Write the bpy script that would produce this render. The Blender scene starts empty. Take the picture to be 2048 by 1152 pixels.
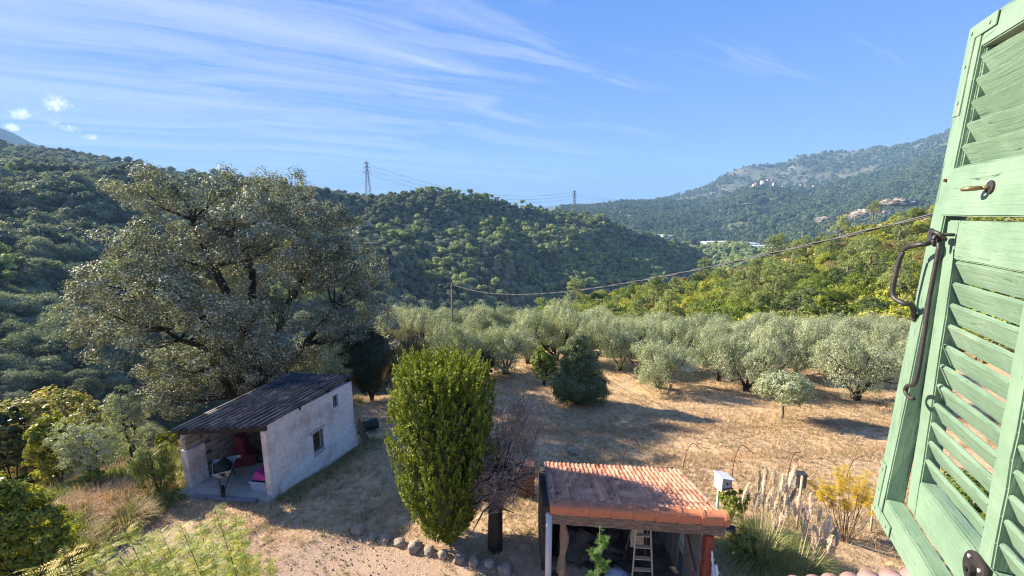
import bpy, math, random
import numpy as np
from mathutils import Vector, Matrix, noise

R = math.radians
rng = np.random.default_rng(11)
random.seed(5)
S = bpy.context.scene
ORD = 'leftmost second third fourth fifth sixth seventh eighth ninth tenth eleventh twelfth thirteenth fourteenth fifteenth sixteenth seventeenth eighteenth nineteenth twentieth twenty-first twenty-second twenty-third twenty-fourth twenty-fifth twenty-sixth twenty-seventh'.split()


def nth(k):
    return ORD[k] if k == 0 else ORD[k] + ' from the left'

COL = S.collection

# ------------------------------------------------------------------ camera
F_PX, PITCH, CAM_Z = 850.0, R(10.07), 9.0
cam_d = bpy.data.cameras.new('camera')
cam_d.sensor_width = 36.0
cam_d.lens = 36.0 * F_PX / 2048.0
cam_d.clip_start = 0.05
cam_d.clip_end = 60000
cam = bpy.data.objects.new('camera', cam_d)
cam.location = (0, 0, CAM_Z)
cam.rotation_euler = (R(90) - PITCH, 0, 0)
COL.objects.link(cam)
S.camera = cam

# ------------------------------------------------------------------ light
SUN_AZ, SUN_EL = R(-67), R(28)          # azimuth measured from +Y towards +X
sun_dir = Vector((math.sin(SUN_AZ) * math.cos(SUN_EL), math.cos(SUN_AZ) * math.cos(SUN_EL), math.sin(SUN_EL)))
sl = bpy.data.lights.new('sun', 'SUN')
sl.energy = 5.0
sl.angle = R(0.5)
sl.color = (1.0, 0.87, 0.70)
so = bpy.data.objects.new('sun', sl)
so.rotation_euler = sun_dir.to_track_quat('Z', 'Y').to_euler()
COL.objects.link(so)

S.view_settings.view_transform = 'Standard'
S.view_settings.look = 'None'
S.view_settings.gamma = 1.0
S.view_settings.use_curve_mapping = False
S.view_settings.exposure = 1.8
S.render.engine = 'CYCLES'
S.cycles.max_bounces = 6
S.cycles.diffuse_bounces = 3
S.cycles.transparent_max_bounces = 8
S.cycles.volume_bounces = 0
S.cycles.use_denoising = True
S.cycles.denoising_prefilter = 'NONE'
S.cycles.denoising_input_passes = 'RGB_ALBEDO_NORMAL'

S.cycles.pixel_filter_type = 'BLACKMAN_HARRIS'
S.cycles.filter_width = 1.15


class NT:
    """tiny helper for node trees"""
    def __init__(s, tree):
        s.t = tree

    def n(s, kind, _in=None, **kw):
        nd = s.t.nodes.new(kind)
        for k, v in kw.items():
            setattr(nd, k, v)
        for k, v in (_in or {}).items():
            sock = nd.inputs[k]
            if isinstance(v, bpy.types.NodeSocket):
                s.t.links.new(v, sock)
            else:
                sock.default_value = v
        return nd

    def m(s, op, a, b=0.0, c=None, clamp=False):
        nd = s.n('ShaderNodeMath', operation=op, use_clamp=clamp)
        for i, v in enumerate((a, b) if c is None else (a, b, c)):
            if isinstance(v, bpy.types.NodeSocket):
                s.t.links.new(v, nd.inputs[i])
            else:
                nd.inputs[i].default_value = v
        return nd.outputs[0]

    def ramp(s, fac, stops):
        nd = s.n('ShaderNodeValToRGB', {'Fac': fac})
        e = nd.color_ramp.elements
        while len(e) < len(stops):
            e.new(0.5)
        for k, (p, c) in enumerate(stops):
            e[k].position = p
            e[k].color = tuple(c) + (1,) if len(c) == 3 else c
        return nd.outputs['Color']

    def mix(s, fac, a, b, mode='MIX'):
        nd = s.n('ShaderNodeMix', data_type='RGBA', blend_type=mode)
        for k, v in ((0, fac), (6, a), (7, b)):
            if isinstance(v, bpy.types.NodeSocket):
                s.t.links.new(v, nd.inputs[k])
            else:
                nd.inputs[k].default_value = v if k == 0 else (tuple(v) + (1,) if len(v) == 3 else v)
        return nd.outputs[2]


# ------------------------------------------------------------------ sky
world = bpy.data.worlds.new('World')
S.world = world
world.use_nodes = True
wt = world.node_tree
wt.nodes.clear()
W = NT(wt)
sky = W.n('ShaderNodeTexSky', sky_type='NISHITA', sun_disc=False, sun_elevation=SUN_EL, sun_rotation=SUN_AZ,
          altitude=300, air_density=1.0, dust_density=0.25, ozone_density=2.2)
geo = W.n('ShaderNodeTexCoord')
sep = W.n('ShaderNodeSeparateXYZ', {0: geo.outputs['Generated']})
X, Y, Z = sep.outputs
zc = W.m('ADD', W.m('MAXIMUM', Z, 0.0), 0.10)
ux = W.m('DIVIDE', X, zc)
uy = W.m('DIVIDE', Y, zc)
uv = W.n('ShaderNodeCombineXYZ', {0: ux, 1: uy, 2: 0.0})
# long streaked cirrus: stretched noise in the plane of a high cloud layer
mr = W.n('ShaderNodeMapping', {'Vector': uv.outputs[0], 'Rotation': (0, 0, R(-28))})
mp = W.n('ShaderNodeMapping', {'Vector': mr.outputs[0], 'Scale': (0.20, 1.5, 1)})
warp = W.n('ShaderNodeTexNoise', {'Vector': uv.outputs[0], 'Scale': 0.5, 'Detail': 3.0})
wv = W.n('ShaderNodeVectorMath', {0: mp.outputs[0], 1: warp.outputs['Color']}, operation='ADD')
ci = W.n('ShaderNodeTexNoise', {'Vector': wv.outputs[0], 'Scale': 2.3, 'Detail': 10.0, 'Roughness': 0.66, 'Distortion': 0.45})
big = W.n('ShaderNodeTexNoise', {'Vector': uv.outputs[0], 'Scale': 0.32, 'Detail': 2.0})
az = W.m('ARCTAN2', X, Y)
el = W.m('ARCSINE', Z)
side = W.m('MULTIPLY_ADD', az, -0.55, 0.12)          # the cirrus thins out towards the right
veil_h = W.m('SUBTRACT', 1.0, W.m('MULTIPLY', W.m('ABSOLUTE', W.m('SUBTRACT', el, 0.28)), 2.2), clamp=True)
cov = W.m('ADD', W.m('MULTIPLY', big.outputs['Fac'], 0.55), side)
cf = W.m('MULTIPLY', W.m('SUBTRACT', W.m('ADD', ci.outputs['Fac'], W.m('MULTIPLY', cov, 0.34)), 0.62), 3.8, clamp=True)
cf = W.m('MULTIPLY', cf, W.m('MULTIPLY_ADD', veil_h, 0.75, 0.25))
cf = W.m('MULTIPLY', cf, 0.58)
# small cumulus puffs low on the left
pn = W.n('ShaderNodeTexNoise', {'Vector': geo.outputs['Generated'], 'Scale': 42.0, 'Detail': 8.0, 'Roughness': 0.68})


def ray(px, py):
    xc = (px - 1024.0) / F_PX
    yc = -(py - 576.0) / F_PX
    return np.array([xc, yc * math.sin(PITCH) + math.cos(PITCH), yc * math.cos(PITCH) - math.sin(PITCH)])


puff = None
for (px, py, w_, h_) in ((42, 227, 36, 8), (105, 205, 36, 18), (125, 252, 32, 12), (183, 276, 24, 7), (30, 256, 14, 6)):
    d = ray(px, py)
    d = d / np.linalg.norm(d)
    a0, e0 = math.atan2(d[0], d[1]), math.asin(d[2])
    cs = math.cos(a0) ** 2
    da = W.m('DIVIDE', W.m('SUBTRACT', az, a0), w_ / F_PX * cs)
    de = W.m('DIVIDE', W.m('SUBTRACT', el, e0), h_ / F_PX * math.cos(a0))
    r2 = W.m('SQRT', W.m('ADD', W.m('MULTIPLY', da, da), W.m('MULTIPLY', de, de)))
    v = W.m('SUBTRACT', 1.0, r2)
    puff = v if puff is None else W.m('MAXIMUM', puff, v)
pf = W.m('MULTIPLY', W.m('ADD', puff, W.m('MULTIPLY_ADD', pn.outputs['Fac'], 5.2, -2.75)), 1.2, clamp=True)
tint = W.mix(1.0, sky.outputs[0], (0.265, 0.50, 1.20), 'MULTIPLY')
grad = W.ramp(Z, [(0.0, (.265, .42, .60)), (0.14, (.175, .335, .615)), (0.42, (.085, .235, .61)), (1.0, (.06, .17, .50))])
grad = W.mix(1.0, grad, (6.8, 7.1, 8.3), 'MULTIPLY')
hv = W.n('ShaderNodeHueSaturation', {'Color': W.mix(.93, tint, grad), 'Saturation': 1.0, 'Value': 1.0})
skyc = W.mix(W.m('MULTIPLY', pf, .85), W.mix(cf, hv.outputs[0], (5.2, 5.5, 5.9)), (9.0, 9.0, 9.0))
bg = W.n('ShaderNodeBackground', {'Color': skyc, 'Strength': 0.050})
wo = W.n('ShaderNodeOutputWorld', {'Surface': bg.outputs[0]})

# ------------------------------------------------------------------ pixel -> place helpers
CAMV = np.array([0, 0, CAM_Z])


def at(px, py, yy):
    d = ray(px, py)
    return CAMV + d * (yy / d[1])


def atd(px, py, dist):
    d = ray(px, py)
    return CAMV + d * (dist / math.hypot(d[0], d[1]))


def sp(v, k=1.5):
    return np.logaddexp(0, np.asarray(v, float) / k) * k


def sg(v):
    return 1 / (1 + np.exp(-np.clip(v, -40, 40)))


def ground(x, y):
    x = np.asarray(x, float)
    y = np.asarray(y, float)
    g = -0.12 * sp(y - 13) - 0.09 * sp(y - 13) * sg((-x - 3.5) * 1.2)
    g = g - 0.34 * sp(-12.6 - 2.6 * sg((14.5 - y) * 1.2) - x, 1.0) * sg((y - 3) * .5)
    g = g - 0.55 * sp(y - 40, 3) * sg((14 - x) * .3) - 0.6 * sp(y - 56, 3) - 0.30 * sp(y - 26, 2) * sg((-x - 6) * .4)
    g = g + 0.05 * np.sin(x * 0.9 + 1.3) * np.sin(y * 0.75 + .4) + 0.035 * np.sin(x * 2.1) * np.sin(y * 1.7 + 2)
    # low terrace lips across the meadow
    g = g - 0.16 * sg((y - 14.2 - 0.10 * x) * 5) * sg((x - 1) * 2) * sg((24 - y)) + 0.02
    return g


def atg(px, py):
    d = ray(px, py)
    t = 2.0
    while t < 400:
        p = CAMV + d * t
        if p[2] <= ground(p[0], p[1]):
            lo, hi = t - 0.5, t
            for _ in range(16):
                mid = (lo + hi) / 2
                q = CAMV + d * mid
                if q[2] <= ground(q[0], q[1]):
                    hi = mid
                else:
                    lo = mid
            return CAMV + d * hi
        t += 0.5
    return CAMV + d * 60


def z_at(px, py, base):
    """height of the pixel row py over the spot base"""
    d = ray(px, py)
    k = math.hypot(base[0], base[1]) / math.hypot(d[0], d[1])
    return CAM_Z + d[2] * k


# ------------------------------------------------------------------ object helpers
def link(o, parent=None):
    COL.objects.link(o)
    if parent is not None:
        o.parent = parent
    return o


def tag(o, label=None, cat=None, group=None, kind=None):
    if label:
        o['label'] = label
    if cat:
        o['category'] = cat
    if group:
        o['group'] = group
    if kind:
        o['kind'] = kind
    return o


def thing(name, label, cat, loc=(0, 0, 0), rotz=0.0, group=None):
    o = bpy.data.objects.new(name, None)
    o.empty_display_size = 0.2
    o.location = loc
    o.rotation_euler = (0, 0, rotz)
    link(o)
    return tag(o, label, cat, group)


def ob(name, me, parent=None):
    return link(bpy.data.objects.new(name, me), parent)


class MB:
    """collects shapes for ONE mesh"""
    def __init__(s):
        s.v, s.f, s.fm = [], [], []

    def add(s, vs, fs, mi=0):
        b = len(s.v)
        s.v += [tuple(map(float, v)) for v in vs]
        s.f += [tuple(b + i for i in f) for f in fs]
        s.fm += [mi] * len(fs)
        return s

    def box(s, x0, x1, y0, y1, z0, z1, mi=0, M=None, jit=0.0):
        vs = [(x, y, z) for x in (x0, x1) for y in (y0, y1) for z in (z0, z1)]
        if jit:
            vs = [tuple(c + random.uniform(-jit, jit) for c in v) for v in vs]
        if M is not None:
            vs = [tuple(M @ Vector(v)) for v in vs]
        return s.add(vs, [(0, 1, 3, 2), (4, 6, 7, 5), (0, 4, 5, 1), (2, 3, 7, 6), (0, 2, 6, 4), (1, 5, 7, 3)], mi)

    def prism(s, poly, y0, y1, mi=0, M=None):
        """polygon in x-z, extruded along y"""
        n = len(poly)
        vs = [(x, y0, z) for x, z in poly] + [(x, y1, z) for x, z in poly]
        if M is not None:
            vs = [tuple(M @ Vector(v)) for v in vs]
        fs = [tuple(range(n)), tuple(range(2 * n - 1, n - 1, -1))]
        fs += [(i, (i + 1) % n + 0, (i + 1) % n + n, i + n)[::-1] for i in range(n)]
        return s.add(vs, fs, mi)

    def tube(s, pts, rad, sides=8, mi=0, cap=True):
        pts = [Vector(p) for p in pts]
        if not hasattr(rad, '__len__'):
            rad = [rad] * len(pts)
        up = Vector((0.31, 0.17, 0.93)).normalized()
        vs, fs = [], []
        for i, p in enumerate(pts):
            t = (pts[min(i + 1, len(pts) - 1)] - pts[max(i - 1, 0)])
            t = t.normalized() if t.length > 1e-9 else Vector((0, 0, 1))
            a = t.cross(up)
            if a.length < 0.1:
                a = t.cross(Vector((1, 0, 0)))
            a.normalize()
            b = t.cross(a)
            for k in range(sides):
                an = 2 * math.pi * k / sides
                vs.append(p + (a * math.cos(an) + b * math.sin(an)) * rad[i])
        for i in range(len(pts) - 1):
            for k in range(sides):
                k2 = (k + 1) % sides
                fs.append((i * sides + k, i * sides + k2, (i + 1) * sides + k2, (i + 1) * sides + k))
        if cap:
            fs.append(tuple(range(sides))[::-1])
            fs.append(tuple((len(pts) - 1) * sides + k for k in range(sides)))
        return s.add(vs, fs, mi)

    def mesh(s, name, mats, smooth=False, bevel=0.0):
        me = bpy.data.meshes.new(name)
        me.from_pydata(s.v, [], s.f)
        for m in (mats if isinstance(mats, (list, tuple)) else [mats]):
            me.materials.append(m)
        if s.fm:
            me.polygons.foreach_set('material_index', s.fm)
        if smooth:
            me.polygons.foreach_set('use_smooth', [True] * len(s.f))
        if bevel:
            import bmesh
            bm = bmesh.new()
            bm.from_mesh(me)
            bmesh.ops.recalc_face_normals(bm, faces=bm.faces)
            bmesh.ops.bevel(bm, geom=list(bm.edges), offset=bevel, segments=2, affect='EDGES', clamp_overlap=True)
            bm.to_mesh(me)
            bm.free()
        me.update()
        return me


def np_mesh(name, verts, faces, mats, tint=None, fm=None, smooth=False):
    """verts Nx3, faces: array Mx3 or Mx4 (or list of arrays)"""
    fl = faces if isinstance(faces, list) else [faces]
    me = bpy.data.meshes.new(name)
    me.vertices.add(len(verts))
    me.vertices.foreach_set('co', np.asarray(verts, np.float32).ravel())
    loops = np.concatenate([f.ravel() for f in fl]).astype(np.int32)
    tot = np.concatenate([np.full(len(f), f.shape[1], np.int32) for f in fl])
    me.loops.add(len(loops))
    me.loops.foreach_set('vertex_index', loops)
    me.polygons.add(len(tot))
    st = np.concatenate([[0], np.cumsum(tot)[:-1]]).astype(np.int32)
    me.polygons.foreach_set('loop_start', st)
    for m in (mats if isinstance(mats, (list, tuple)) else [mats]):
        me.materials.append(m)
    if fm is not None:
        me.polygons.foreach_set('material_index', np.asarray(fm, np.int32))
    if smooth:
        me.polygons.foreach_set('use_smooth', np.ones(len(tot), bool))
    if tint is not None:
        a = me.attributes.new('tint', 'FLOAT', 'FACE')
        a.data.foreach_set('value', np.asarray(tint, np.float32))
    me.update(calc_edges=True)
    return me


def unit(v):
    return v / np.maximum(np.linalg.norm(v, axis=-1, keepdims=True), 1e-9)


def sphere_dirs(n, zmin=-1.0):
    z = rng.uniform(zmin, 1, n)
    a = rng.uniform(0, 2 * np.pi, n)
    r = np.sqrt(1 - z * z)
    return np.stack([r * np.cos(a), r * np.sin(a), z], 1)


def leaf_quads(C, N, L, Wd, A=None):
    """diamond leaves: centres C, normals N, half length L, half width Wd; A = preferred long axis"""
    n = len(C)
    rnd = sphere_dirs(n) if A is None else A
    a = unit(rnd - N * np.sum(rnd * N, 1, keepdims=True))
    b = np.cross(N, a)
    L = np.broadcast_to(L, (n,))[:, None]
    Wd = np.broadcast_to(Wd, (n,))[:, None]
    V = np.stack([C + a * L, C + b * Wd, C - a * L, C - b * Wd], 1).reshape(-1, 3)
    Fq = np.arange(4 * n).reshape(-1, 4)
    return V, Fq


def crown_pts(lobes, ncl, per, clr, shell=(0.72, 1.0), zmin=-0.55, flat=0.8, out=0.6, rand=0.5):
    lobes = np.array(lobes, float)
    wgt = (lobes[:, 3] * lobes[:, 4] + lobes[:, 5] * lobes[:, 3])
    wgt /= wgt.sum()
    cc, on = [], []
    while len(cc) < ncl:
        k = rng.choice(len(lobes), p=wgt)
        d = sphere_dirs(1, zmin)[0]
        p = lobes[k, :3] + d * lobes[k, 3:6] * rng.uniform(*shell)
        q = (p - lobes[:, :3]) / lobes[:, 3:6]
        r = np.linalg.norm(q, axis=1)
        r[k] = 9
        if r.min() < 0.66 and rng.random() < .85:
            continue
        cc.append(p)
        on.append(unit(d / lobes[k, 3:6]))
    cc, on = np.array(cc), np.array(on)
    rad = clr * rng.uniform(0.6, 1.35, ncl)
    dd = sphere_dirs(ncl * per)
    rr = rng.uniform(0.35, 1.0, (ncl * per, 1)) ** 0.7
    off = dd * rr * np.repeat(rad, per)[:, None] * np.array([1, 1, flat])
    C = np.repeat(cc, per, 0) + off
    N = unit(dd * 0.75 + np.repeat(on, per, 0) * out + sphere_dirs(ncl * per) * rand)
    tint = np.clip(np.repeat(rng.uniform(0, 1, ncl), per) * 0.55 + rng.uniform(0, .45, ncl * per), 0, 1)
    return C, N, tint, cc


def blob(c, r, sub=2, amp=0.25, fr=1.6, seed=0.0):
    """noisy icosphere core, returned as arrays"""
    import bmesh
    bm = bmesh.new()
    bmesh.ops.create_icosphere(bm, subdivisions=sub, radius=1.0)
    vs = np.array([v.co[:] for v in bm.verts])
    fs = np.array([[v.index for v in f.verts] for f in bm.faces])
    bm.free()
    k = np.array([1 + amp * noise.noise(Vector(v) * fr + Vector((seed, seed * 2, 0))) * 1.6 for v in vs])
    return vs * k[:, None] * np.array(r) + np.array(c), fs


# ------------------------------------------------------------------ materials
def new_mat(name):
    m = bpy.data.materials.new(name)
    m.use_nodes = True
    m.node_tree.nodes.clear()
    return m, NT(m.node_tree)


def finish(T, bsdf, disp=None):
    T.n('ShaderNodeOutputMaterial', {'Surface': bsdf})


def foliage(name, cols, rough=0.55, trans=0.35, spec=0.35, obvar=0.25, tr_tint=(1.15, 1.25, 0.5), hue=0.02):
    m, T = new_mat(name)
    at_ = T.n('ShaderNodeAttribute', attribute_name='tint')
    oi = T.n('ShaderNodeObjectInfo')
    k = len(cols)
    base = T.ramp(at_.outputs['Fac'], [(i / (k - 1), c) for i, c in enumerate(cols)])
    val = T.m('MULTIPLY_ADD', oi.outputs['Random'], 2 * obvar, 1 - obvar)
    hu = T.m('MULTIPLY_ADD', oi.outputs['Random'], -2 * hue, 0.5 + hue)
    h = T.n('ShaderNodeHueSaturation', {'Hue': hu, 'Value': val, 'Color': base})
    b = T.n('ShaderNodeBsdfPrincipled', {'Base Color': h.outputs[0], 'Roughness': rough, 'Specular IOR Level': spec})
    tc = T.mix(1.0, h.outputs[0], tr_tint, 'MULTIPLY')
    tr = T.n('ShaderNodeBsdfTranslucent', {'Color': tc})
    mx = T.n('ShaderNodeMixShader', {0: trans, 1: b.outputs[0], 2: tr.outputs[0]})
    finish(T, mx.outputs[0])
    return m


def surf(name, stops, scale=2.0, detail=6, rough=0.8, bump=0.3, bscale=None, bdist=0.02, stretch=(1, 1, 1), spec=0.3,
         metal=0.0, stops2=None, s2=0.3, coord='Object', rot=(0, 0, 0), obvar=0.0, fine=0.5):
    """general noisy surface: colour ramp over noise, second ramp multiplied on top, bump"""
    m, T = new_mat(name)
    tc = T.n('ShaderNodeTexCoord')
    src = T.n('ShaderNodeNewGeometry').outputs['Position'] if coord == 'Position' else tc.outputs[coord]
    mp_ = T.n('ShaderNodeMapping', {'Vector': src, 'Scale': stretch, 'Rotation': rot})
    n1 = T.n('ShaderNodeTexNoise', {'Vector': mp_.outputs[0], 'Scale': scale, 'Detail': float(detail), 'Roughness': 0.62})
    c = T.ramp(n1.outputs['Fac'], stops)
    if stops2:
        n2 = T.n('ShaderNodeTexNoise', {'Vector': src, 'Scale': s2, 'Detail': 5.0, 'Roughness': 0.6})
        c = T.mix(1.0, c, T.ramp(n2.outputs['Fac'], stops2), 'MULTIPLY')
    if obvar:
        oi = T.n('ShaderNodeObjectInfo')
        v = T.m('MULTIPLY_ADD', oi.outputs['Random'], 2 * obvar, 1 - obvar)
        c = T.n('ShaderNodeHueSaturation', {'Value': v, 'Color': c}).outputs[0]
    nb = T.n('ShaderNodeTexNoise', {'Vector': mp_.outputs[0], 'Scale': bscale or scale * 3, 'Detail': 8.0, 'Roughness': fine})
    bp = T.n('ShaderNodeBump', {'Height': nb.outputs['Fac'], 'Strength': bump, 'Distance': bdist})
    b = T.n('ShaderNodeBsdfPrincipled', {'Base Color': c, 'Roughness': rough, 'Specular IOR Level': spec,
                                         'Metallic': metal, 'Normal': bp.outputs[0]})
    finish(T, b.outputs[0])
    return m


G = lambda v: (v, v, v)
M = {}
M['oak'] = foliage('holm_oak_leaves', [(.048, .062, .036), (.145, .172, .108), (.28, .31, .215), (.54, .56, .46)], rough=.6, trans=.16, spec=.3, tr_tint=(1.1, 1.1, .5))
M['olive'] = foliage('olive_leaves', [(.22, .25, .15), (.35, .385, .25), (.48, .51, .38)], rough=.5, trans=.3, spec=.4, obvar=.12, hue=.01)
M['thuja'] = foliage('thuja_sprays', [(.055, .085, .008), (.20, .23, .016), (.44, .43, .04)], rough=.6, trans=.20, spec=.25)
M['conifer'] = foliage('conifer_leaves', [(.045, .075, .03), (.095, .14, .055), (.19, .23, .10)], rough=.55, trans=.2)
M['dark'] = foliage('dark_leaves', [(.018, .032, .012), (.035, .055, .02), (.06, .09, .03)], rough=.45, trans=.2)
M['bright'] = foliage('bright_leaves', [(.11, .15, .02), (.20, .25, .035), (.32, .36, .06)], rough=.5, trans=.4)
M['hillA'] = foliage('hill_bush_leaves', [(.12, .165, .02), (.225, .275, .03), (.34, .36, .055)], rough=.6, trans=.3, obvar=.40, hue=.03)
M['hillP'] = foliage('hill_pine_needles', [(.17, .22, .07), (.26, .31, .11), (.36, .39, .16)], rough=.6, trans=.3, obvar=.25)
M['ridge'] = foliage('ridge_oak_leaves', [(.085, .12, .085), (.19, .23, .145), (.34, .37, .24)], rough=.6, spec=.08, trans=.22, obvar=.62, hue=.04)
M['ridgeP'] = foliage('ridge_pine_needles', [(.20, .26, .11), (.31, .38, .15), (.42, .46, .20)], rough=.6, spec=.08, trans=.3, obvar=.3)
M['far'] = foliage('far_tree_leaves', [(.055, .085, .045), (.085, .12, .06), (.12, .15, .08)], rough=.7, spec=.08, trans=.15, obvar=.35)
M['mimosa'] = foliage('mimosa_fronds', [(.20, .26, .06), (.33, .36, .08), (.50, .45, .09), (.66, .47, .08)], rough=.55, trans=.45, obvar=.08)
M['sprig'] = foliage('green_fronds', [(.10, .20, .04), (.18, .28, .07), (.30, .36, .10)], rough=.55, trans=.45)
M['yellow'] = foliage('yellow_fronds', [(.55, .38, .03), (.74, .52, .04), (.60, .48, .05)], rough=.6, trans=.45, tr_tint=(1.1, 1.0, .4))
M['lush'] = foliage('lush_leaves', [(.10, .13, .016), (.22, .26, .03), (.42, .42, .08)], rough=.4, trans=.45, spec=.4, tr_tint=(1.2, 1.15, .5))
M['autumn'] = foliage('autumn_leaves', [(.14, .17, .04), (.27, .27, .08), (.46, .33, .13)], rough=.55, trans=.35)
M['grey_leaf'] = foliage('grey_green_leaves', [(.17, .20, .11), (.26, .29, .17), (.38, .40, .26)], rough=.55, trans=.3)
M['broom'] = foliage('broom_stems', [(.10, .13, .03), (.19, .22, .05), (.34, .32, .12)], rough=.6, trans=.3)
M['dead'] = foliage('dead_twigs', [(.09, .072, .055), (.24, .20, .16), (.48, .43, .36)], rough=.8, trans=.1, tr_tint=(1, 1, .9))
M['straw'] = foliage('dry_straw', [(.34, .22, .12), (.48, .33, .18), (.60, .44, .26)], rough=.7, trans=.25, tr_tint=(1, .95, .7), obvar=.2, hue=.01)
M['meadow'] = foliage('meadow_blades', [(.46, .33, .20), (.62, .47, .29), (.38, .35, .17)], rough=.7, trans=.25, tr_tint=(1, .95, .7), obvar=.4, hue=.02)
M['pampas_leaf'] = foliage('pampas_blades', [(.13, .18, .06), (.30, .33, .11), (.52, .46, .20)], rough=.5, trans=.35)
M['plume'] = foliage('pampas_plume', [(.74, .62, .47), (.84, .75, .60), (.88, .82, .70)], rough=.9, trans=.5, tr_tint=(1, 1, .95))
M['bark'] = surf('bark', [(.3, (.016, .013, .010)), (.7, (.05, .042, .034))], scale=6, stretch=(1, 1, .25), bump=.8, bdist=.04, rough=.9)
M['bark_l'] = surf('bark_light', [(.3, (.10, .08, .06)), (.7, (.22, .18, .14))], scale=6, stretch=(1, 1, .25), bump=.6, bdist=.03, rough=.9)
M['stem'] = surf('stem', [(.3, (.14, .10, .06)), (.7, (.26, .20, .13))], scale=8, bump=.3, rough=.8)
M['rust'] = surf('rusty_steel', [(.3, (.07, .028, .018)), (.7, (.17, .06, .035))], scale=20, bump=.3, bdist=.004, rough=.85)
M['iron'] = surf('old_black_iron', [(.35, (.018, .017, .018)), (.6, (.036, .032, .032)), (.8, (.09, .055, .04))], scale=35, bump=.5, bdist=.002, rough=.5, spec=.5)
M['brass'] = surf('tarnished_brass', [(.3, (.16, .12, .06)), (.7, (.30, .23, .12))], scale=25, bump=.3, bdist=.001, rough=.4, metal=.6)
M['galv'] = surf('galvanised_metal', [(.3, (.35, .36, .37)), (.7, (.52, .53, .54))], scale=14, bump=.2, bdist=.003, rough=.45, spec=.6)
M['steel'] = surf('pylon_steel', [(.3, (.12, .13, .14)), (.7, (.2, .21, .22))], scale=1, bump=.1, rough=.6)
M['dark_metal'] = surf('dark_metal', [(.3, (.02, .02, .022)), (.7, (.05, .05, .052))], scale=10, bump=.2, bdist=.003, rough=.5)
M['cable'] = surf('cable_sheath', [(.3, (.05, .052, .055)), (.7, (.11, .11, .115))], scale=30, bump=.2, bdist=.003, rough=.5)
M['wood_old'] = surf('weathered_wood', [(.25, (.06, .042, .028)), (.5, (.18, .125, .085)), (.75, (.33, .25, .17))], scale=5, stretch=(1, 6, 6), bump=.8, bdist=.012, rough=.85)
M['wood_up'] = surf('weathered_post_wood', [(.25, (.12, .08, .05)), (.5, (.26, .18, .12)), (.75, (.42, .32, .22))], scale=5, stretch=(6, 6, 1), bump=.8, bdist=.01, rough=.85)
M['wood_pale'] = surf('pale_wood', [(.3, (.42, .32, .20)), (.7, (.60, .49, .33))], scale=6, stretch=(6, 6, 1), bump=.4, bdist=.004, rough=.8)
M['wood_grey'] = surf('grey_wood', [(.3, (.10, .10, .095)), (.7, (.24, .23, .22))], scale=6, stretch=(6, 6, 1), bump=.4, bdist=.004, rough=.8)
M['wood_red'] = surf('red_painted_wood', [(.3, (.16, .035, .02)), (.7, (.30, .075, .042))], scale=5, stretch=(5, 5, 1), bump=.4, bdist=.005, rough=.7)
M['white_paint'] = surf('white_paint', [(.3, (.62, .62, .60)), (.7, (.80, .80, .78))], scale=7, bump=.15, bdist=.003, rough=.5)
M['pipe'] = surf('grey_pvc', [(.3, (.42, .42, .41)), (.7, (.55, .55, .54))], scale=5, bump=.1, rough=.45)
M['pale_green'] = surf('pale_green_paint', [(.3, (.42, .58, .38)), (.7, (.52, .68, .48))], scale=7, bump=.15, bdist=.003, rough=.5)
M['render'] = surf('rough_lime_render', [(.30, (.60, .54, .47)), (.46, (.77, .71, .64)), (.7, (.87, .83, .77))], scale=6.5, bump=1.0, bscale=5.5,
                   bdist=.12, rough=.9, stops2=[(.30, (.62, .56, .5)), (.5, G(1)), (1, G(1.0))], s2=.9, fine=.72)
M['block'] = surf('concrete_block', [(.3, (.27, .22, .17)), (.7, (.42, .36, .29))], scale=7, bump=.8, bdist=.02, rough=.95, obvar=.15)
M['slab'] = surf('concrete_slab', [(.3, (.30, .28, .25)), (.7, (.48, .46, .42))], scale=2.5, bump=.4, bdist=.01, rough=.9)
M['curb'] = surf('blue_grey_threshold', [(.3, (.13, .15, .19)), (.7, (.22, .25, .30))], scale=4, bump=.4, bdist=.01, rough=.8)
M['fibro'] = surf('weathered_fibre_cement', [(.32, (.015, .015, .018)), (.52, (.05, .05, .055)), (.66, (.13, .125, .12)), (.8, (.36, .34, .31))], scale=2.2,
                  stretch=(1, 1, 1), bump=.6, bdist=.01, rough=.85, detail=10)
M['tile'] = surf('terracotta_tile', [(.30, (.36, .15, .09)), (.5, (.52, .235, .14)), (.75, (.64, .35, .23))], scale=3, bump=.4, bdist=.006, rough=.8,
                 stops2=[(.30, (.16, .16, .17)), (.36, (.6, .6, .6)), (.42, G(1)), (1, G(1))], s2=3.2, coord='Position', obvar=.38)
M['tile_new'] = surf('new_terracotta', [(.3, (.42, .145, .065)), (.7, (.56, .21, .10))], scale=4, bump=.15, bdist=.004, rough=.7,
                     stops2=[(.3, (.6, .55, .5)), (.42, G(1)), (1, G(1))], s2=2.5)
M['tile_pink'] = surf('faded_pink_tile', [(.3, (.28, .13, .10)), (.5, (.36, .24, .21)), (.7, (.42, .37, .34))], scale=5, bump=.4, bdist=.006, rough=.85)
M['brick'] = surf('fire_brick', [(.3, (.17, .095, .07)), (.7, (.30, .17, .12))], scale=6, bump=.5, bdist=.01, rough=.9, obvar=.25)
M['stone'] = surf('pale_rounded_stone', [(.3, (.20, .15, .11)), (.5, (.31, .25, .19)), (.75, (.44, .37, .29))], scale=5, bump=.6, bdist=.03, rough=.9)
M['rubble'] = surf('rubble_wall', [(.3, (.035, .03, .025)), (.7, (.12, .10, .08))], scale=3, bump=1, bdist=.06, rough=.95)
M['red_cloth'] = surf('faded_red_plastic', [(.3, (.13, .014, .02)), (.7, (.20, .025, .03))], scale=5, bump=.2, rough=.5)
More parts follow.
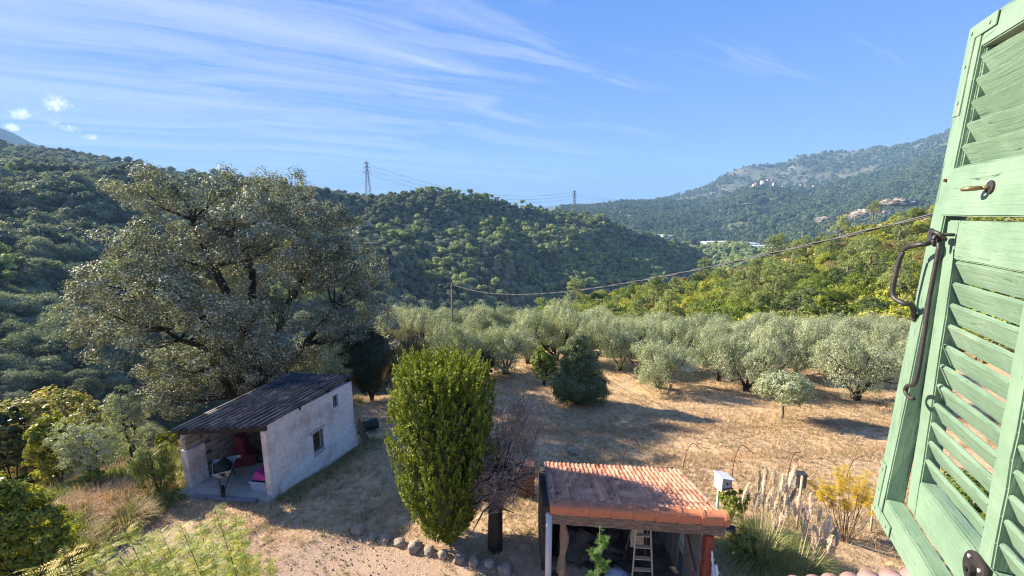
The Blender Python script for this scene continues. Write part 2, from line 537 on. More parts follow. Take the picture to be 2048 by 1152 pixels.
M['purple'] = surf('purple_plastic', [(.3, (.33, .035, .20)), (.7, (.42, .05, .27))], scale=5, bump=.1, rough=.4)
M['bluegrey'] = surf('blue_grey_plastic', [(.3, (.26, .32, .42)), (.7, (.34, .40, .50))], scale=5, bump=.1, rough=.45)
M['black'] = surf('black_plastic', [(.3, (.012, .012, .013)), (.7, (.03, .03, .03))], scale=5, bump=.1, rough=.5)
M['rock'] = surf('limestone_cliff', [(.35, (.12, .12, .07)), (.5, (.30, .26, .23)), (.7, (.48, .42, .38))], scale=.09, bump=1, bdist=3, rough=.95)
M['wallf'] = surf('far_house_wall', [(.3, (.46, .38, .30)), (.7, (.60, .52, .43))], scale=.2, bump=0, rough=.9, obvar=.2)
M['rooff'] = surf('far_house_roof', [(.3, (.22, .13, .09)), (.7, (.30, .19, .14))], scale=.2, bump=0, rough=.9, obvar=.2)
M['shed_white'] = surf('pale_industrial_metal', [(.3, (.50, .54, .58)), (.7, (.62, .66, .70))], scale=.1, bump=0, rough=.6)
M['net'] = surf('dark_green_net', [(.3, (.010, .028, .02)), (.7, (.028, .06, .042))], scale=16, bump=1, bdist=.02, rough=.8)
M['glass'] = surf('dusty_glass', [(.3, (.03, .035, .04)), (.7, (.06, .065, .07))], scale=5, bump=.05, rough=.15, spec=.6)
M['sheet_blue'] = surf('pale_blue_sheet', [(.3, (.40, .58, .64)), (.7, (.5, .66, .7))], scale=3, bump=.1, rough=.4)


def paint_wood(name, axis):
    """mint green paint on grained softwood; grain runs along x or z of the shutter"""
    m, T = new_mat(name)
    tc = T.n('ShaderNodeTexCoord')
    oi = T.n('ShaderNodeObjectInfo')
    off = T.n('ShaderNodeCombineXYZ', {0: T.m('MULTIPLY', oi.outputs['Random'], 0.0), 1: 0.0, 2: 0.0})
    st = (1.6, 26, 26) if axis == 'x' else (26, 26, 1.6)
    v0 = T.n('ShaderNodeVectorMath', {0: tc.outputs['Object'], 1: off.outputs[0]}, operation='ADD')
    wn = T.n('ShaderNodeTexNoise', {'Vector': v0.outputs[0], 'Scale': 5.0, 'Detail': 2.0})
    wob = T.n('ShaderNodeVectorMath', {0: wn.outputs['Color'], 1: (.02, .02, .02)}, operation='MULTIPLY')
    v1 = T.n('ShaderNodeVectorMath', {0: v0.outputs[0], 1: wob.outputs[0]}, operation='ADD')
    mp_ = T.n('ShaderNodeMapping', {'Vector': v1.outputs[0], 'Scale': st})
    gr = T.n('ShaderNodeTexNoise', {'Vector': mp_.outputs[0], 'Scale': 4.5, 'Detail': 5.0, 'Roughness': .6, 'Distortion': .6})
    lo = T.n('ShaderNodeTexNoise', {'Vector': v0.outputs[0], 'Scale': 7.0, 'Detail': 6.0, 'Roughness': .65})
    base = T.ramp(lo.outputs['Fac'], [(.28, (.128, .212, .146)), (.5, (.170, .262, .184)), (.72, (.22, .322, .236))])
    # thin cracks where the grain opens, bare grey wood at a few worn spots
    crk = T.ramp(gr.outputs['Fac'], [(.31, G(.18)), (.37, G(1)), (1, G(1))])
    base = T.mix(.8, base, crk, 'MULTIPLY')
    wr = T.n('ShaderNodeTexNoise', {'Vector': mp_.outputs[0], 'Scale': 1.1, 'Detail': 8.0, 'Roughness': .7})
    wear = T.m('MULTIPLY', T.m('SUBTRACT', wr.outputs['Fac'], .635), 12.0, clamp=True)
    base = T.mix(wear, base, (.34, .36, .29))
    h = T.m('ADD', T.m('MULTIPLY', gr.outputs['Fac'], .8), T.m('MULTIPLY', lo.outputs['Fac'], .35))
    bp = T.n('ShaderNodeBump', {'Height': h, 'Strength': .75, 'Distance': .0035})
    b = T.n('ShaderNodeBsdfPrincipled', {'Base Color': base, 'Roughness': .48, 'Specular IOR Level': .4, 'Normal': bp.outputs[0]})
    finish(T, b.outputs[0])
    return m


M['px'] = paint_wood('mint_paint_along', 'x')
M['pz'] = paint_wood('mint_paint_upright', 'z')


def ground_mat():
    m, T = new_mat('dry_meadow_ground')
    tc = T.n('ShaderNodeTexCoord')
    P = tc.outputs['Object']
    n1 = T.n('ShaderNodeTexNoise', {'Vector': P, 'Scale': 0.35, 'Detail': 6.0, 'Roughness': .6})
    n2 = T.n('ShaderNodeTexNoise', {'Vector': P, 'Scale': 5.0, 'Detail': 8.0, 'Roughness': .7})
    n3 = T.n('ShaderNodeTexNoise', {'Vector': P, 'Scale': 28.0, 'Detail': 6.0, 'Roughness': .7})
    straw = T.ramp(n2.outputs['Fac'], [(.25, (.23, .145, .085)), (.45, (.48, .33, .19)), (.65, (.63, .455, .275)), (.85, (.38, .33, .16))])
    soil = T.ramp(n3.outputs['Fac'], [(.3, (.28, .19, .14)), (.5, (.45, .32, .225)), (.68, (.55, .41, .30)), (.8, (.68, .58, .48))])
    sx = T.n('ShaderNodeSeparateXYZ', {0: P})
    # the bare gravelly yard nearest the house
    d1 = T.m('SUBTRACT', 10.6, T.m('ADD', sx.outputs[1], T.m('MULTIPLY', sx.outputs[0], 0.12)))
    f = T.m('ADD', T.m('MULTIPLY', d1, .8), T.m('MULTIPLY_ADD', n1.outputs['Fac'], 3.0, -1.4), clamp=True)
    c = T.mix(f, straw, soil)
    soil2 = T.m('MULTIPLY', T.m('SUBTRACT', n1.outputs['Fac'], .56), 7.0, clamp=True)
    c = T.mix(T.m('MULTIPLY', soil2, .6), c, soil)
    far = T.m('MULTIPLY', T.m('SUBTRACT', sx.outputs[1], 44.0), .2, clamp=True)
    c = T.mix(far, c, (.07, .075, .035))
    hgt = T.m('ADD', T.m('MULTIPLY', n2.outputs['Fac'], .7), T.m('MULTIPLY', n3.outputs['Fac'], .5))
    bp = T.n('ShaderNodeBump', {'Height': hgt, 'Strength': .9, 'Distance': .08})
    b = T.n('ShaderNodeBsdfPrincipled', {'Base Color': c, 'Roughness': .95, 'Specular IOR Level': .1, 'Normal': bp.outputs[0]})
    finish(T, b.outputs[0])
    return m


def hill_mat(name, stops, scale, bdist=1.0):
    return surf(name, stops, scale=scale, detail=9, bump=1.0, bdist=bdist, rough=.95, spec=.05, fine=.7)


M['ground'] = ground_mat()
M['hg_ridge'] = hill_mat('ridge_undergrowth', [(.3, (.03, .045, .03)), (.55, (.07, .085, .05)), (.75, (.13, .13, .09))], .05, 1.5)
M['hg_near'] = hill_mat('hillside_scrub', [(.3, (.20, .17, .06)), (.5, (.36, .27, .15)), (.7, (.50, .38, .26))], .12, .4)
M['hg_mid'] = hill_mat('valley_side_scrub', [(.34, (.045, .065, .03)), (.5, (.10, .115, .06)), (.66, (.20, .185, .125)), (.8, (.30, .27, .21))], .012, 8)
M['hg_far'] = hill_mat('mountain_scrub', [(.34, (.07, .085, .055)), (.52, (.13, .135, .095)), (.7, (.20, .185, .15))], .006, 16)
M['hg_blue'] = hill_mat('distant_mountain', [(.3, (.05, .065, .04)), (.7, (.10, .11, .07))], .002, 20)
M['plain'] = hill_mat('valley_floor', [(.3, (.05, .06, .03)), (.7, (.12, .12, .07))], .01, 2)


def vnoise(P, s, oct_=3):
    out = np.zeros(len(P))
    for i, p in enumerate(P):
        out[i] = noise.fractal(Vector(p) * s, 1.0, 2.0, oct_)
    return out


# ------------------------------------------------------------------ setting: ground sheets
def build_ground():
    # near terrain
    xs = np.concatenate([np.linspace(-90, -22, 40), np.linspace(-21.6, 24, 170), np.linspace(24.6, 120, 50)])
    ys = np.concatenate([np.linspace(-14, 3, 16), np.linspace(3.3, 30, 120), np.linspace(30.6, 150, 60)])
    XX, YY = np.meshgrid(xs, ys)
    ZZ = ground(XX, YY)
    P = np.stack([XX.ravel() * .6, YY.ravel() * .6, np.zeros(XX.size)], 1)
    ZZ = ZZ + (vnoise(P, 1.0) * .035).reshape(ZZ.shape)
    ZZ = np.maximum(ZZ, -118)
    V = np.stack([XX, YY, ZZ], -1).reshape(-1, 3)
    nx, ny = len(xs), len(ys)
    i = np.arange(nx * ny).reshape(ny, nx)
    Fq = np.stack([i[:-1, :-1], i[:-1, 1:], i[1:, 1:], i[1:, :-1]], -1).reshape(-1, 4)
    tag(ob('meadow_ground', np_mesh('meadow_ground', V, Fq, M['ground'], smooth=True)), kind='structure')
    # valley floor out to the horizon
    n = 48
    a = np.linspace(0, 2 * np.pi, n, endpoint=False)
    Vp = np.vstack([[0, 0, -112]] + [[r_ * np.cos(t), r_ * np.sin(t), -112] for r_ in (600, 3000, 30000) for t in a])
    tri = np.array([[0, 1 + k, 1 + (k + 1) % n] for k in range(n)])
    qd = np.array([[1 + j * n + k, 1 + j * n + n + k, 1 + j * n + n + (k + 1) % n, 1 + j * n + (k + 1) % n] for j in range(2) for k in range(n)])
    tag(ob('valley_ground', np_mesh('valley_ground', Vp, [tri, qd], M['plain'])), kind='structure')


build_ground()

SHEETS = {}


def sheet(name, mat, rows, cols=160, sub=10, spur=0.06, sfreq=2.2, zn=0.0, zs=0.01, back=True, powr=1.0, smooth_=True):
    """hill surface spanned between polylines seen from the window; rows run from foot to crest: [(px,py,dist),...]"""
    x0 = max(r[0][0] for r in rows)
    x1 = min(r[-1][0] for r in rows)
    pxs = np.linspace(x0, x1, cols)
    prof = []
    for r in rows:
        r = np.array(r, float)
        prof.append((np.interp(pxs, r[:, 0], r[:, 1]), np.interp(pxs, r[:, 0], r[:, 2])))
    grid = []
    nseg = len(rows) - 1
    us = []
    for k in range(nseg):
        for j in range(sub + (1 if k == nseg - 1 else 0)):
            u = j / sub
            py = prof[k][0] * (1 - u) + prof[k + 1][0] * u
            ds = prof[k][1] ** (1 - u ** powr) * prof[k + 1][1] ** (u ** powr)
            grid.append((py, ds))
            us.append((k + u) / nseg)
    out = []
    for (py, ds), u in zip(grid, us):
        row = []
        for i, px in enumerate(pxs):
            nz = noise.fractal(Vector((px / 1000 * sfreq * 3, u * sfreq, len(name) * 1.7)), 1.0, 2.0, 4)
            row.append(atd(px, py[i], ds[i] * (1 + spur * nz * min(1, (1 - u) * 4 + .35))))
        out.append(row)
    A = np.array(out)
    if zn:
        fl = A.reshape(-1, 3)
        A = A + (vnoise(fl, zs) * zn).reshape(A.shape[:2])[..., None] * np.array([0, 0, 1]) * np.clip(np.array(us) * 3, 0, 1)[:, None, None]
    core = A.copy()
    foot = A[0].copy()
    foot[:, 2] = -116
    parts = [foot[None], A]
    if back:
        crest = A[-1]
        for fr, dz in ((1.06, .10), (1.25, .45), (1.6, 1.0)):
            b = crest * np.array([fr, fr, 1])
            b[:, 2] = crest[:, 2] * (1 - dz) + -116 * dz
            parts.append(b[None])
    V = np.concatenate(parts)
    ny, nx = V.shape[:2]
    i = np.arange(nx * ny).reshape(ny, nx)
    Fq = np.stack([i[:-1, :-1], i[:-1, 1:], i[1:, 1:], i[1:, :-1]], -1).reshape(-1, 4)
    o = ob(name, np_mesh(name, V.reshape(-1, 3), Fq, mat, smooth=True))
    tag(o, kind='structure')
    SHEETS[name] = core
    return core


def sample_sheet(core, n, umin=0.0, umax=1.0, bias=None):
    """points spread over a sheet by area"""
    ny, nx = core.shape[:2]
    e1 = core[:-1, 1:] - core[:-1, :-1]
    e2 = core[1:, :-1] - core[:-1, :-1]
    ar = np.linalg.norm(np.cross(e1, e2), axis=2)
    uu = (np.arange(ny - 1) + .5) / (ny - 1)
    ar = ar * ((uu >= umin) & (uu <= umax))[:, None]
    if bias is not None:
        dist = np.linalg.norm(core[:-1, :-1, :2], axis=2)
        ar = ar / dist ** bias
    p = ar.ravel() / ar.sum()
    c = rng.choice(len(p), n, p=p)
    iy, ix = c // (nx - 1), c % (nx - 1)
    a, b = rng.random(n), rng.random(n)
    P = (core[iy, ix] * ((1 - a) * (1 - b))[:, None] + core[iy, ix + 1] * (a * (1 - b))[:, None]
         + core[iy + 1, ix] * ((1 - a) * b)[:, None] + core[iy + 1, ix + 1] * (a * b)[:, None])
    return P


sheet('distant_mountain', M['hg_blue'], [
    [(-260, 330, 3200), (0, 330, 3200), (120, 330, 3300)],
    [(-260, 236, 4000), (-60, 240, 4000), (0, 257, 4000), (30, 268, 4050), (60, 283, 4100), (120, 300, 4200)]], cols=50, zn=25, zs=.002)
sheet('distant_ridge', M['hg_blue'], [
    [(1060, 430, 5200), (1400, 430, 5200)],
    [(1060, 416, 6000), (1120, 410, 6000), (1160, 407, 6000), (1260, 407, 6000), (1330, 400, 6000), (1400, 396, 6000)]], cols=40, sub=4)
sheet('mountain_slope', M['hg_far'], [
    [(1220, 420, 2172), (1500, 410, 2172), (1800, 380, 2094), (2200, 360, 1938)],
    [(1220, 416, 2574), (1290, 404, 2652), (1340, 396, 2730), (1370, 386, 2808), (1410, 374, 2886), (1450, 350, 2886), (1490, 331, 2964), (1560, 327, 3042), (1600, 314, 3042),
     (1640, 307, 3120), (1700, 304, 3120), (1760, 296, 3120), (1830, 284, 3120), (1870, 272, 3042), (1900, 258, 3042), (2000, 225, 2964), (2200, 224, 2808)]],
    cols=170, sub=26, spur=.045, sfreq=3.0, zn=9, zs=.003)
sheet('valley_side', M['hg_mid'], [
    [(1120, 436, 1350), (1200, 440, 1300), (1300, 480, 1150), (1440, 499, 1050), (1530, 505, 1000), (1700, 500, 900), (2200, 480, 760)],
    [(1120, 422, 1600), (1200, 424, 1550), (1300, 440, 1450), (1440, 455, 1350), (1530, 440, 1400), (1600, 440, 1250), (1700, 440, 1150), (2200, 400, 1000)],
    [(1120, 417, 1900), (1180, 413, 1950), (1220, 407, 2000), (1290, 404, 2000), (1400, 402, 2000), (1440, 397, 1950), (1480, 382, 1900), (1505, 371, 1880), (1545, 371, 1880), (1580, 379, 1900), (1620, 382, 2000),
     (1680, 366, 2100), (1760, 345, 2200), (1830, 320, 2250), (1880, 300, 2300), (2200, 250, 2200)]],
    cols=190, sub=16, spur=.08, sfreq=4, zn=8, zs=.008)
sheet('far_ridge', M['hg_ridge'], [
    [(-260, 360, 560), (0, 365, 560), (300, 385, 600), (560, 400, 640), (820, 420, 700)],
    [(-260, 262, 900), (-60, 286, 900), (0, 297, 900), (80, 300, 920), (170, 312, 930), (230, 326, 930), (290, 334, 940), (340, 349, 950), (430, 354, 950), (500, 361, 960), (560, 370, 970), (640, 384, 980), (700, 393, 990), (820, 402, 1000)]],
    cols=110, sub=12, spur=.05)
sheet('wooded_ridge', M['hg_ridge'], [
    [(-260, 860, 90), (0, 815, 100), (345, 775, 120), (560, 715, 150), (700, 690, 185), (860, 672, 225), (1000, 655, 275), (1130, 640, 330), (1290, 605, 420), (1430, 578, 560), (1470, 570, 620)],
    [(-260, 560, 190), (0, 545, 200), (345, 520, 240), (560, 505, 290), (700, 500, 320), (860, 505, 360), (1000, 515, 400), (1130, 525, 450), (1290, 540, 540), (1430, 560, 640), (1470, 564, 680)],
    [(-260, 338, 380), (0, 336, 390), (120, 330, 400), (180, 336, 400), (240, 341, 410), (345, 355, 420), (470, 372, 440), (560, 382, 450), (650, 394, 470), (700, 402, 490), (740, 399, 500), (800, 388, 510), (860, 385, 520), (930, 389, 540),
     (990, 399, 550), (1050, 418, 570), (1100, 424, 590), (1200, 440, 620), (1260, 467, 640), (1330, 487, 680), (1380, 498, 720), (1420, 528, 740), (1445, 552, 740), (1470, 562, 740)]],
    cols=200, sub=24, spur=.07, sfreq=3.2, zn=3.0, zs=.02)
sheet('valley_spur', M['hg_mid'], [
    [(1380, 560, 620), (1480, 555, 560), (1600, 560, 500), (1800, 560, 480)],
    [(1380, 508, 800), (1420, 497, 800), (1470, 493, 820), (1520, 506, 800), (1600, 530, 760), (1800, 540, 700)]], cols=60, sub=12, spur=.05)
near = sheet('scrub_hillside', M['hg_near'], [
    [(930, 720, 42), (1110, 705, 44), (1300, 700, 46), (1500, 698, 47), (1700, 700, 47), (1850, 705, 46), (2250, 720, 44)],
    [(930, 668, 90), (1110, 642, 100), (1300, 622, 100), (1500, 605, 95), (1700, 590, 92), (1850, 580, 90), (2250, 560, 85)],
    [(930, 660, 125), (1060, 642, 130), (1130, 618, 135), (1170, 603, 140), (1250, 590, 150), (1340, 578, 160), (1420, 562, 165), (1440, 555, 168), (1500, 540, 172), (1560, 516, 178), (1620, 492, 182), (1700, 468, 188), (1760, 450, 192), (1850, 430, 198), (2000, 395, 200), (2250, 350, 200)]],
    cols=130, sub=18, spur=.05, sfreq=5, zn=1.0, zs=.06)

# ------------------------------------------------------------------ foliage prototypes (shared mesh data)


def crown_mesh(name, mat, lobes, ncl, per, clr, leaf, aspect=.45, core=None, bark=None, trunk=None, **kw):
    C, N, t, cc = crown_pts(lobes, ncl, per, clr, **kw)
    V, Fq = leaf_quads(C, N, leaf * rng.uniform(.7, 1.3, len(C)), leaf * aspect * rng.uniform(.8, 1.2, len(C)))
    vs, fs, tt = [V], [Fq], [t]
    mats = [mat]
    fm = [np.zeros(len(Fq), int)]
    base = len(V)
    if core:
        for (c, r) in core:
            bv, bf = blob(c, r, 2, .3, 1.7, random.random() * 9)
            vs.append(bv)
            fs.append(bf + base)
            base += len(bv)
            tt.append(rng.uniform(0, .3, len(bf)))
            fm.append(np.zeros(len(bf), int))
    if trunk:
        mb = MB()
        for pts, rad in trunk:
            mb.tube(pts, rad, 6)
        bv = np.array(mb.v)
        q = np.array([f for f in mb.f if len(f) == 4])
        vs.append(bv)
        fs.append(q + base)
        base += len(bv)
        tt.append(np.zeros(len(q)))
        fm.append(np.ones(len(q), int))
        mats.append(bark or M['bark'])
    return np_mesh(name, np.vstack(vs), fs, mats, tint=np.concatenate(tt), fm=np.concatenate(fm)), cc


PROTO = {}
# unit crowns, radius about 1, base at z=0: far woods
for k in range(6):
    lb = [(0, 0, .9, .9, .9, .85)] + [(rng.uniform(-.5, .5), rng.uniform(-.5, .5), rng.uniform(.7, 1.4), rng.uniform(.4, .6), rng.uniform(.4, .6), rng.uniform(.35, .55)) for _ in range(4)]
    cr = [((l[0], l[1], l[2]), (l[3] * .66, l[4] * .66, l[5] * .66)) for l in lb]
    PROTO['ro%d' % k] = crown_mesh('ridge_oak', M['ridge'], lb, 85, 13, .21, .075, .6, core=cr)[0]
    if k < 3:
        PROTO['rf%d' % k] = crown_mesh('ridge_oak_fine', M['ridge'], lb, 260, 24, .17, .034, .6, core=[(c_, tuple(.8 * q for q in r_)) for c_, r_ in cr])[0]
    PROTO['fo%d' % k] = crown_mesh('far_oak', M['far'], lb, 16, 6, .3, .2, .6, core=cr[:3])[0]
for k in range(4):
    lb = [(rng.uniform(-.3, .3), rng.uniform(-.3, .3), 1.9, .75, .75, .5)] + [(rng.uniform(-.6, .6), rng.uniform(-.6, .6), rng.uniform(1.2, 2.3), .45, .45, .32) for _ in range(4)]
    cr = [((l[0], l[1], l[2]), (l[3] * .72, l[4] * .72, l[5] * .72)) for l in lb]
    PROTO['rp%d' % k] = crown_mesh('ridge_pine', M['ridgeP'], lb, 70, 13, .2, .08, .4, core=cr, trunk=[([(0, 0, 0), (.05, .04, 1.8)], [.08, .05])])[0]
lb = [(0, 0, .35, .35, .35, .3), (.2, .1, .2, .3, .3, .25)]
PROTO['scrub'] = crown_mesh('low_scrub', M['hillA'], lb, 26, 10, .12, .07, .5)[0]
PROTO['scrub2'] = crown_mesh('dry_scrub', M['broom'], lb, 26, 10, .12, .08, .3)[0]


def scatter(name, keys, P, scale, tiltz=True, idx=None, stretch=None):
    """one stuff object: geometry nodes put prototype crowns on the given points"""
    n = len(P)
    pc = bpy.data.collections.new(name + '_kinds')
    for j, k in enumerate(keys):
        po = bpy.data.objects.new('%s_kind_%02d' % (name, j), PROTO[k] if isinstance(k, str) else k)
        pc.objects.link(po)
    me = bpy.data.meshes.new(name)
    me.vertices.add(n)
    me.vertices.foreach_set('co', np.asarray(P, np.float32).ravel())
    a = me.attributes.new('sc', 'FLOAT_VECTOR', 'POINT')
    s3 = np.repeat(np.asarray(scale, np.float32)[:, None], 3, 1) * rng.uniform(.82, 1.2, (n, 3))
    if stretch is not None:
        s3 = s3 * np.array(stretch)
    a.data.foreach_set('vector', s3.astype(np.float32).ravel())
    a = me.attributes.new('ro', 'FLOAT_VECTOR', 'POINT')
    ro = np.stack([rng.normal(0, .08, n), rng.normal(0, .08, n), rng.uniform(0, 6.283, n)], 1)
    a.data.foreach_set('vector', ro.astype(np.float32).ravel())
    a = me.attributes.new('ix', 'INT', 'POINT')
    a.data.foreach_set('value', (rng.integers(0, len(keys), n) if idx is None else np.asarray(idx)).astype(np.int32))
    o = ob(name, me)
    ng = bpy.data.node_groups.new(name + '_nodes', 'GeometryNodeTree')
    ng.interface.new_socket('Geometry', in_out='INPUT', socket_type='NodeSocketGeometry')
    ng.interface.new_socket('Geometry', in_out='OUTPUT', socket_type='NodeSocketGeometry')
    T = NT(ng)
    gi = T.n('NodeGroupInput')
    go = T.n('NodeGroupOutput')
    ci_ = T.n('GeometryNodeCollectionInfo', {'Collection': pc, 'Separate Children': True, 'Reset Children': True})
    f1 = T.n('GeometryNodeInputNamedAttribute', data_type='FLOAT_VECTOR')
    f1.inputs['Name'].default_value = 'sc'
    f2 = T.n('GeometryNodeInputNamedAttribute', data_type='FLOAT_VECTOR')
    f2.inputs['Name'].default_value = 'ro'
    f3 = T.n('GeometryNodeInputNamedAttribute', data_type='INT')
    f3.inputs['Name'].default_value = 'ix'
    ip = T.n('GeometryNodeInstanceOnPoints', {'Points': gi.outputs[0], 'Instance': ci_.outputs[0], 'Pick Instance': True,
                                              'Instance Index': f3.outputs[0], 'Scale': f1.outputs[0]})
    er = T.n('FunctionNodeEulerToRotation', {0: f2.outputs[0]})
    ng.links.new(er.outputs[0], ip.inputs['Rotation'])
    ng.links.new(ip.outputs[0], go.inputs[0])
    md = o.modifiers.new('scatter', 'NODES')
    md.node_group = ng
    return o


# woods too far off to count
ROK = ['ro%d' % k for k in range(6)]
RPK = ['rp%d' % k for k in range(4)]
FOK = ['fo%d' % k for k in range(6)]
P1 = sample_sheet(SHEETS['wooded_ridge'], 21000, bias=.55)
nearP = np.linalg.norm(P1[:, :2], axis=1) < 215
PA, P1 = P1[nearP], P1[~nearP]
tag(scatter('ridge_foot_woodland', ['rf0', 'rf1', 'rf2'], PA - [0, 0, .5], (1.3 + 2.2 * rng.random(len(PA)) ** 2) * (1 + .4 * vnoise(PA, .03))), 'shaded evergreen woodland at the foot of the left ridge', 'woodland', kind='stuff')
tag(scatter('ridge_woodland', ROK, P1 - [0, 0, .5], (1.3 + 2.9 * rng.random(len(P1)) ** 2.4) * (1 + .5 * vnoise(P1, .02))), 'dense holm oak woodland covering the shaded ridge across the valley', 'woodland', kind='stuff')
P2 = sample_sheet(SHEETS['wooded_ridge'], 6500, umin=.2)
dn = vnoise(P2, .012)
xx = P2[:, 0]
keep = (dn + np.clip((xx + 60) / 260, -.35, .45)) > rng.uniform(.0, .42, len(P2))
P2 = P2[keep]
tag(scatter('ridge_pinewood', RPK, P2, 1.7 + 2.7 * rng.random(len(P2)) ** 1.6), 'lighter green pines spread through the wood of the central ridge', 'woodland', kind='stuff')
P3 = sample_sheet(SHEETS['far_ridge'], 3400, umin=.2)
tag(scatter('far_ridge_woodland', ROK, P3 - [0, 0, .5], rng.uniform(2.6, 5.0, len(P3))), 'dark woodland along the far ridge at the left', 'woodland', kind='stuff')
P4 = sample_sheet(SHEETS['valley_side'], 17000, bias=.6)
dn = vnoise(P4, .004)
P4 = P4[dn + rng.normal(0, .25, len(P4)) > -.6]
tag(scatter('valley_side_woodland', FOK, P4, rng.uniform(5.0, 8.5, len(P4))), 'sunlit woodland on the valley side below the hilltop village', 'woodland', kind='stuff')
P5 = sample_sheet(SHEETS['valley_spur'], 1500)
tag(scatter('valley_spur_woodland', RPK + FOK[:2], P5, rng.uniform(3.5, 5.5, len(P5))), 'pale pinewood on the low spur before the valley floor', 'woodland', kind='stuff')
P6 = sample_sheet(SHEETS['mountain_slope'], 9000, bias=.5)
dn = vnoise(P6, .002)
P6 = P6[dn + rng.normal(0, .3, len(P6)) > -.02]
tag(scatter('mountain_scrubland', FOK, P6, rng.uniform(5.0, 10.0, len(P6))), 'scattered dark scrub on the high mountain slope', 'scrub', kind='stuff')
P7 = sample_sheet(near, 2600, bias=.8)
tag(scatter('hillside_undergrowth', ['scrub', 'scrub', 'scrub2'], P7, rng.uniform(1.6, 4.2, len(P7))), 'low scrub between the trees of the sunlit hillside', 'undergrowth', kind='stuff')

# ------------------------------------------------------------------ trees and bushes of the near hillside
HB, HP = [], []
for k in range(5):
    lb = [(0, 0, 1.5, 1.5, 1.5, 1.2)] + [(rng.uniform(-1.1, 1.1), rng.uniform(-1.1, 1.1), rng.uniform(1.1, 2.4), rng.uniform(.7, 1), rng.uniform(.7, 1), rng.uniform(.5, .8)) for _ in range(5)]
    HB.append(crown_mesh('hillside_bush', M['hillA'], lb, 210, 44, .30, .062, .55, core=[((0, 0, 1.4), (1.05, 1.05, .85))], trunk=[([(0, 0, -.5), (0, 0, 1.2)], [.15, .1])])[0])
for k in range(4):
    hh = rng.uniform(5.5, 7)
    lb, tr = [], [([(0, 0, -.5), (.1, .05, hh * .5), (.05, .1, hh * .95)], [.20, .14, .05])]
    for j in range(11):
        f = j / 10
        a = j * 2.4 + rng.uniform(-.4, .4)
        rr_ = (1.9 - 1.2 * f) * rng.uniform(.6, 1)
        c = (rr_ * math.cos(a), rr_ * math.sin(a), hh * (.38 + .58 * f))
        w_ = rng.uniform(.65, .95) * (1.15 - .35 * f)
        lb.append(c + (w_, w_, w_ * .75))
        tr.append(([(0.05, 0.05, c[2] - .7), (c[0] * .6, c[1] * .6, c[2] - .25), c], [.07, .05, .03]))
    HP.append(crown_mesh('hillside_pine', M['hillP'], lb, 210, 30, .30, .11, .26, trunk=tr, bark=M['bark_l'], out=.3)[0])
TONES = [('yellow-green', M['hillA']), ('dark green', foliage('hill_bush_dark', [(.06, .085, .02), (.11, .145, .03), (.17, .20, .05)], rough=.6, trans=.25, obvar=.2)),
         ('olive-brown', foliage('hill_bush_brown', [(.14, .12, .04), (.24, .20, .07), (.34, .28, .10)], rough=.6, trans=.25, obvar=.2))]
HBT = []
for tn_, tm_ in TONES:
    rowm = []
    for q_ in HB:
        c_ = q_.copy()
        c_.materials[0] = tm_
        rowm.append(c_)
    HBT.append(rowm)
PN = sample_sheet(near, 2600, bias=1.0)
ok, kept = [], []
for p in PN:
    az_ = p[0] / p[1]
    pxx = 1024 + F_PX * p[0] / (p[1] * math.cos(PITCH) + (CAM_Z - p[2]) * math.sin(PITCH))
    if pxx < 1080 or pxx > 1960:
        continue
    if noise.noise(Vector((p[0] * .045, p[1] * .045, 3.0))) < -.22:
        continue
    if all((p[0] - q[0]) ** 2 + (p[1] - q[1]) ** 2 > 15 for q in kept):
        kept.append(p)
    if len(kept) >= 285:
        break
lab = {0: ('broad_bush', 'rounded olive-green bush on the sunlit hillside beyond the olive grove', 'bush', 'bushes on the sunlit hillside'),
       1: ('pine_tree', 'loose pale green pine standing on the sunlit hillside', 'tree', 'pines on the sunlit hillside')}
for i, p in enumerate(kept):
    fw_ = p[1] * math.cos(PITCH) + (CAM_Z - p[2]) * math.sin(PITCH)
    px_ = 1024 + F_PX * p[0] / fw_
    ds_ = math.hypot(p[0], p[1])
    hz_ = 'at the left foot' if px_ < 1270 else 'in the left part' if px_ < 1450 else 'in the middle' if px_ < 1620 else 'in the right part' if px_ < 1760 else 'beside the shutter edge'
    vz_ = 'just above the olive crowns' if ds_ < 78 else 'low on the slope' if ds_ < 100 else 'half-way up' if ds_ < 128 else 'close below the crest'
    kd = 1 if rng.random() < .17 + .25 * noise.noise(Vector((p[0] * .02, p[1] * .02, 8.0))) else 0
    s_ = rng.uniform(.8, 1.6) * (1.0 if kd == 0 else .95)
    sz_ = 'large' if s_ > 1.33 else 'small' if s_ < 1.02 else 'mid-sized'
    tone = int(rng.choice(3, p=(.74, .17, .09)))
    o = ob('pine_tree' if kd else 'broad_bush', HP[int(rng.integers(0, 4))] if kd else HBT[tone][int(rng.integers(0, 5))])
    o.location = (p[0], p[1], p[2] - .2)
    o.scale = (s_ * rng.uniform(.9, 1.2), s_ * rng.uniform(.9, 1.2), s_ * rng.uniform(.8, 1.1))
    o.rotation_euler = (0, 0, rng.uniform(0, 6.28))
    if kd:
        tag(o, '%s pale pine %s of the sunlit hillside, %s' % (sz_, hz_, vz_), 'tree', 'pines on the sunlit hillside')
    else:
        tag(o, '%s %s bush %s of the hillside, %s' % (sz_, TONES[tone][0], hz_, vz_), 'bush', 'bushes on the sunlit hillside')
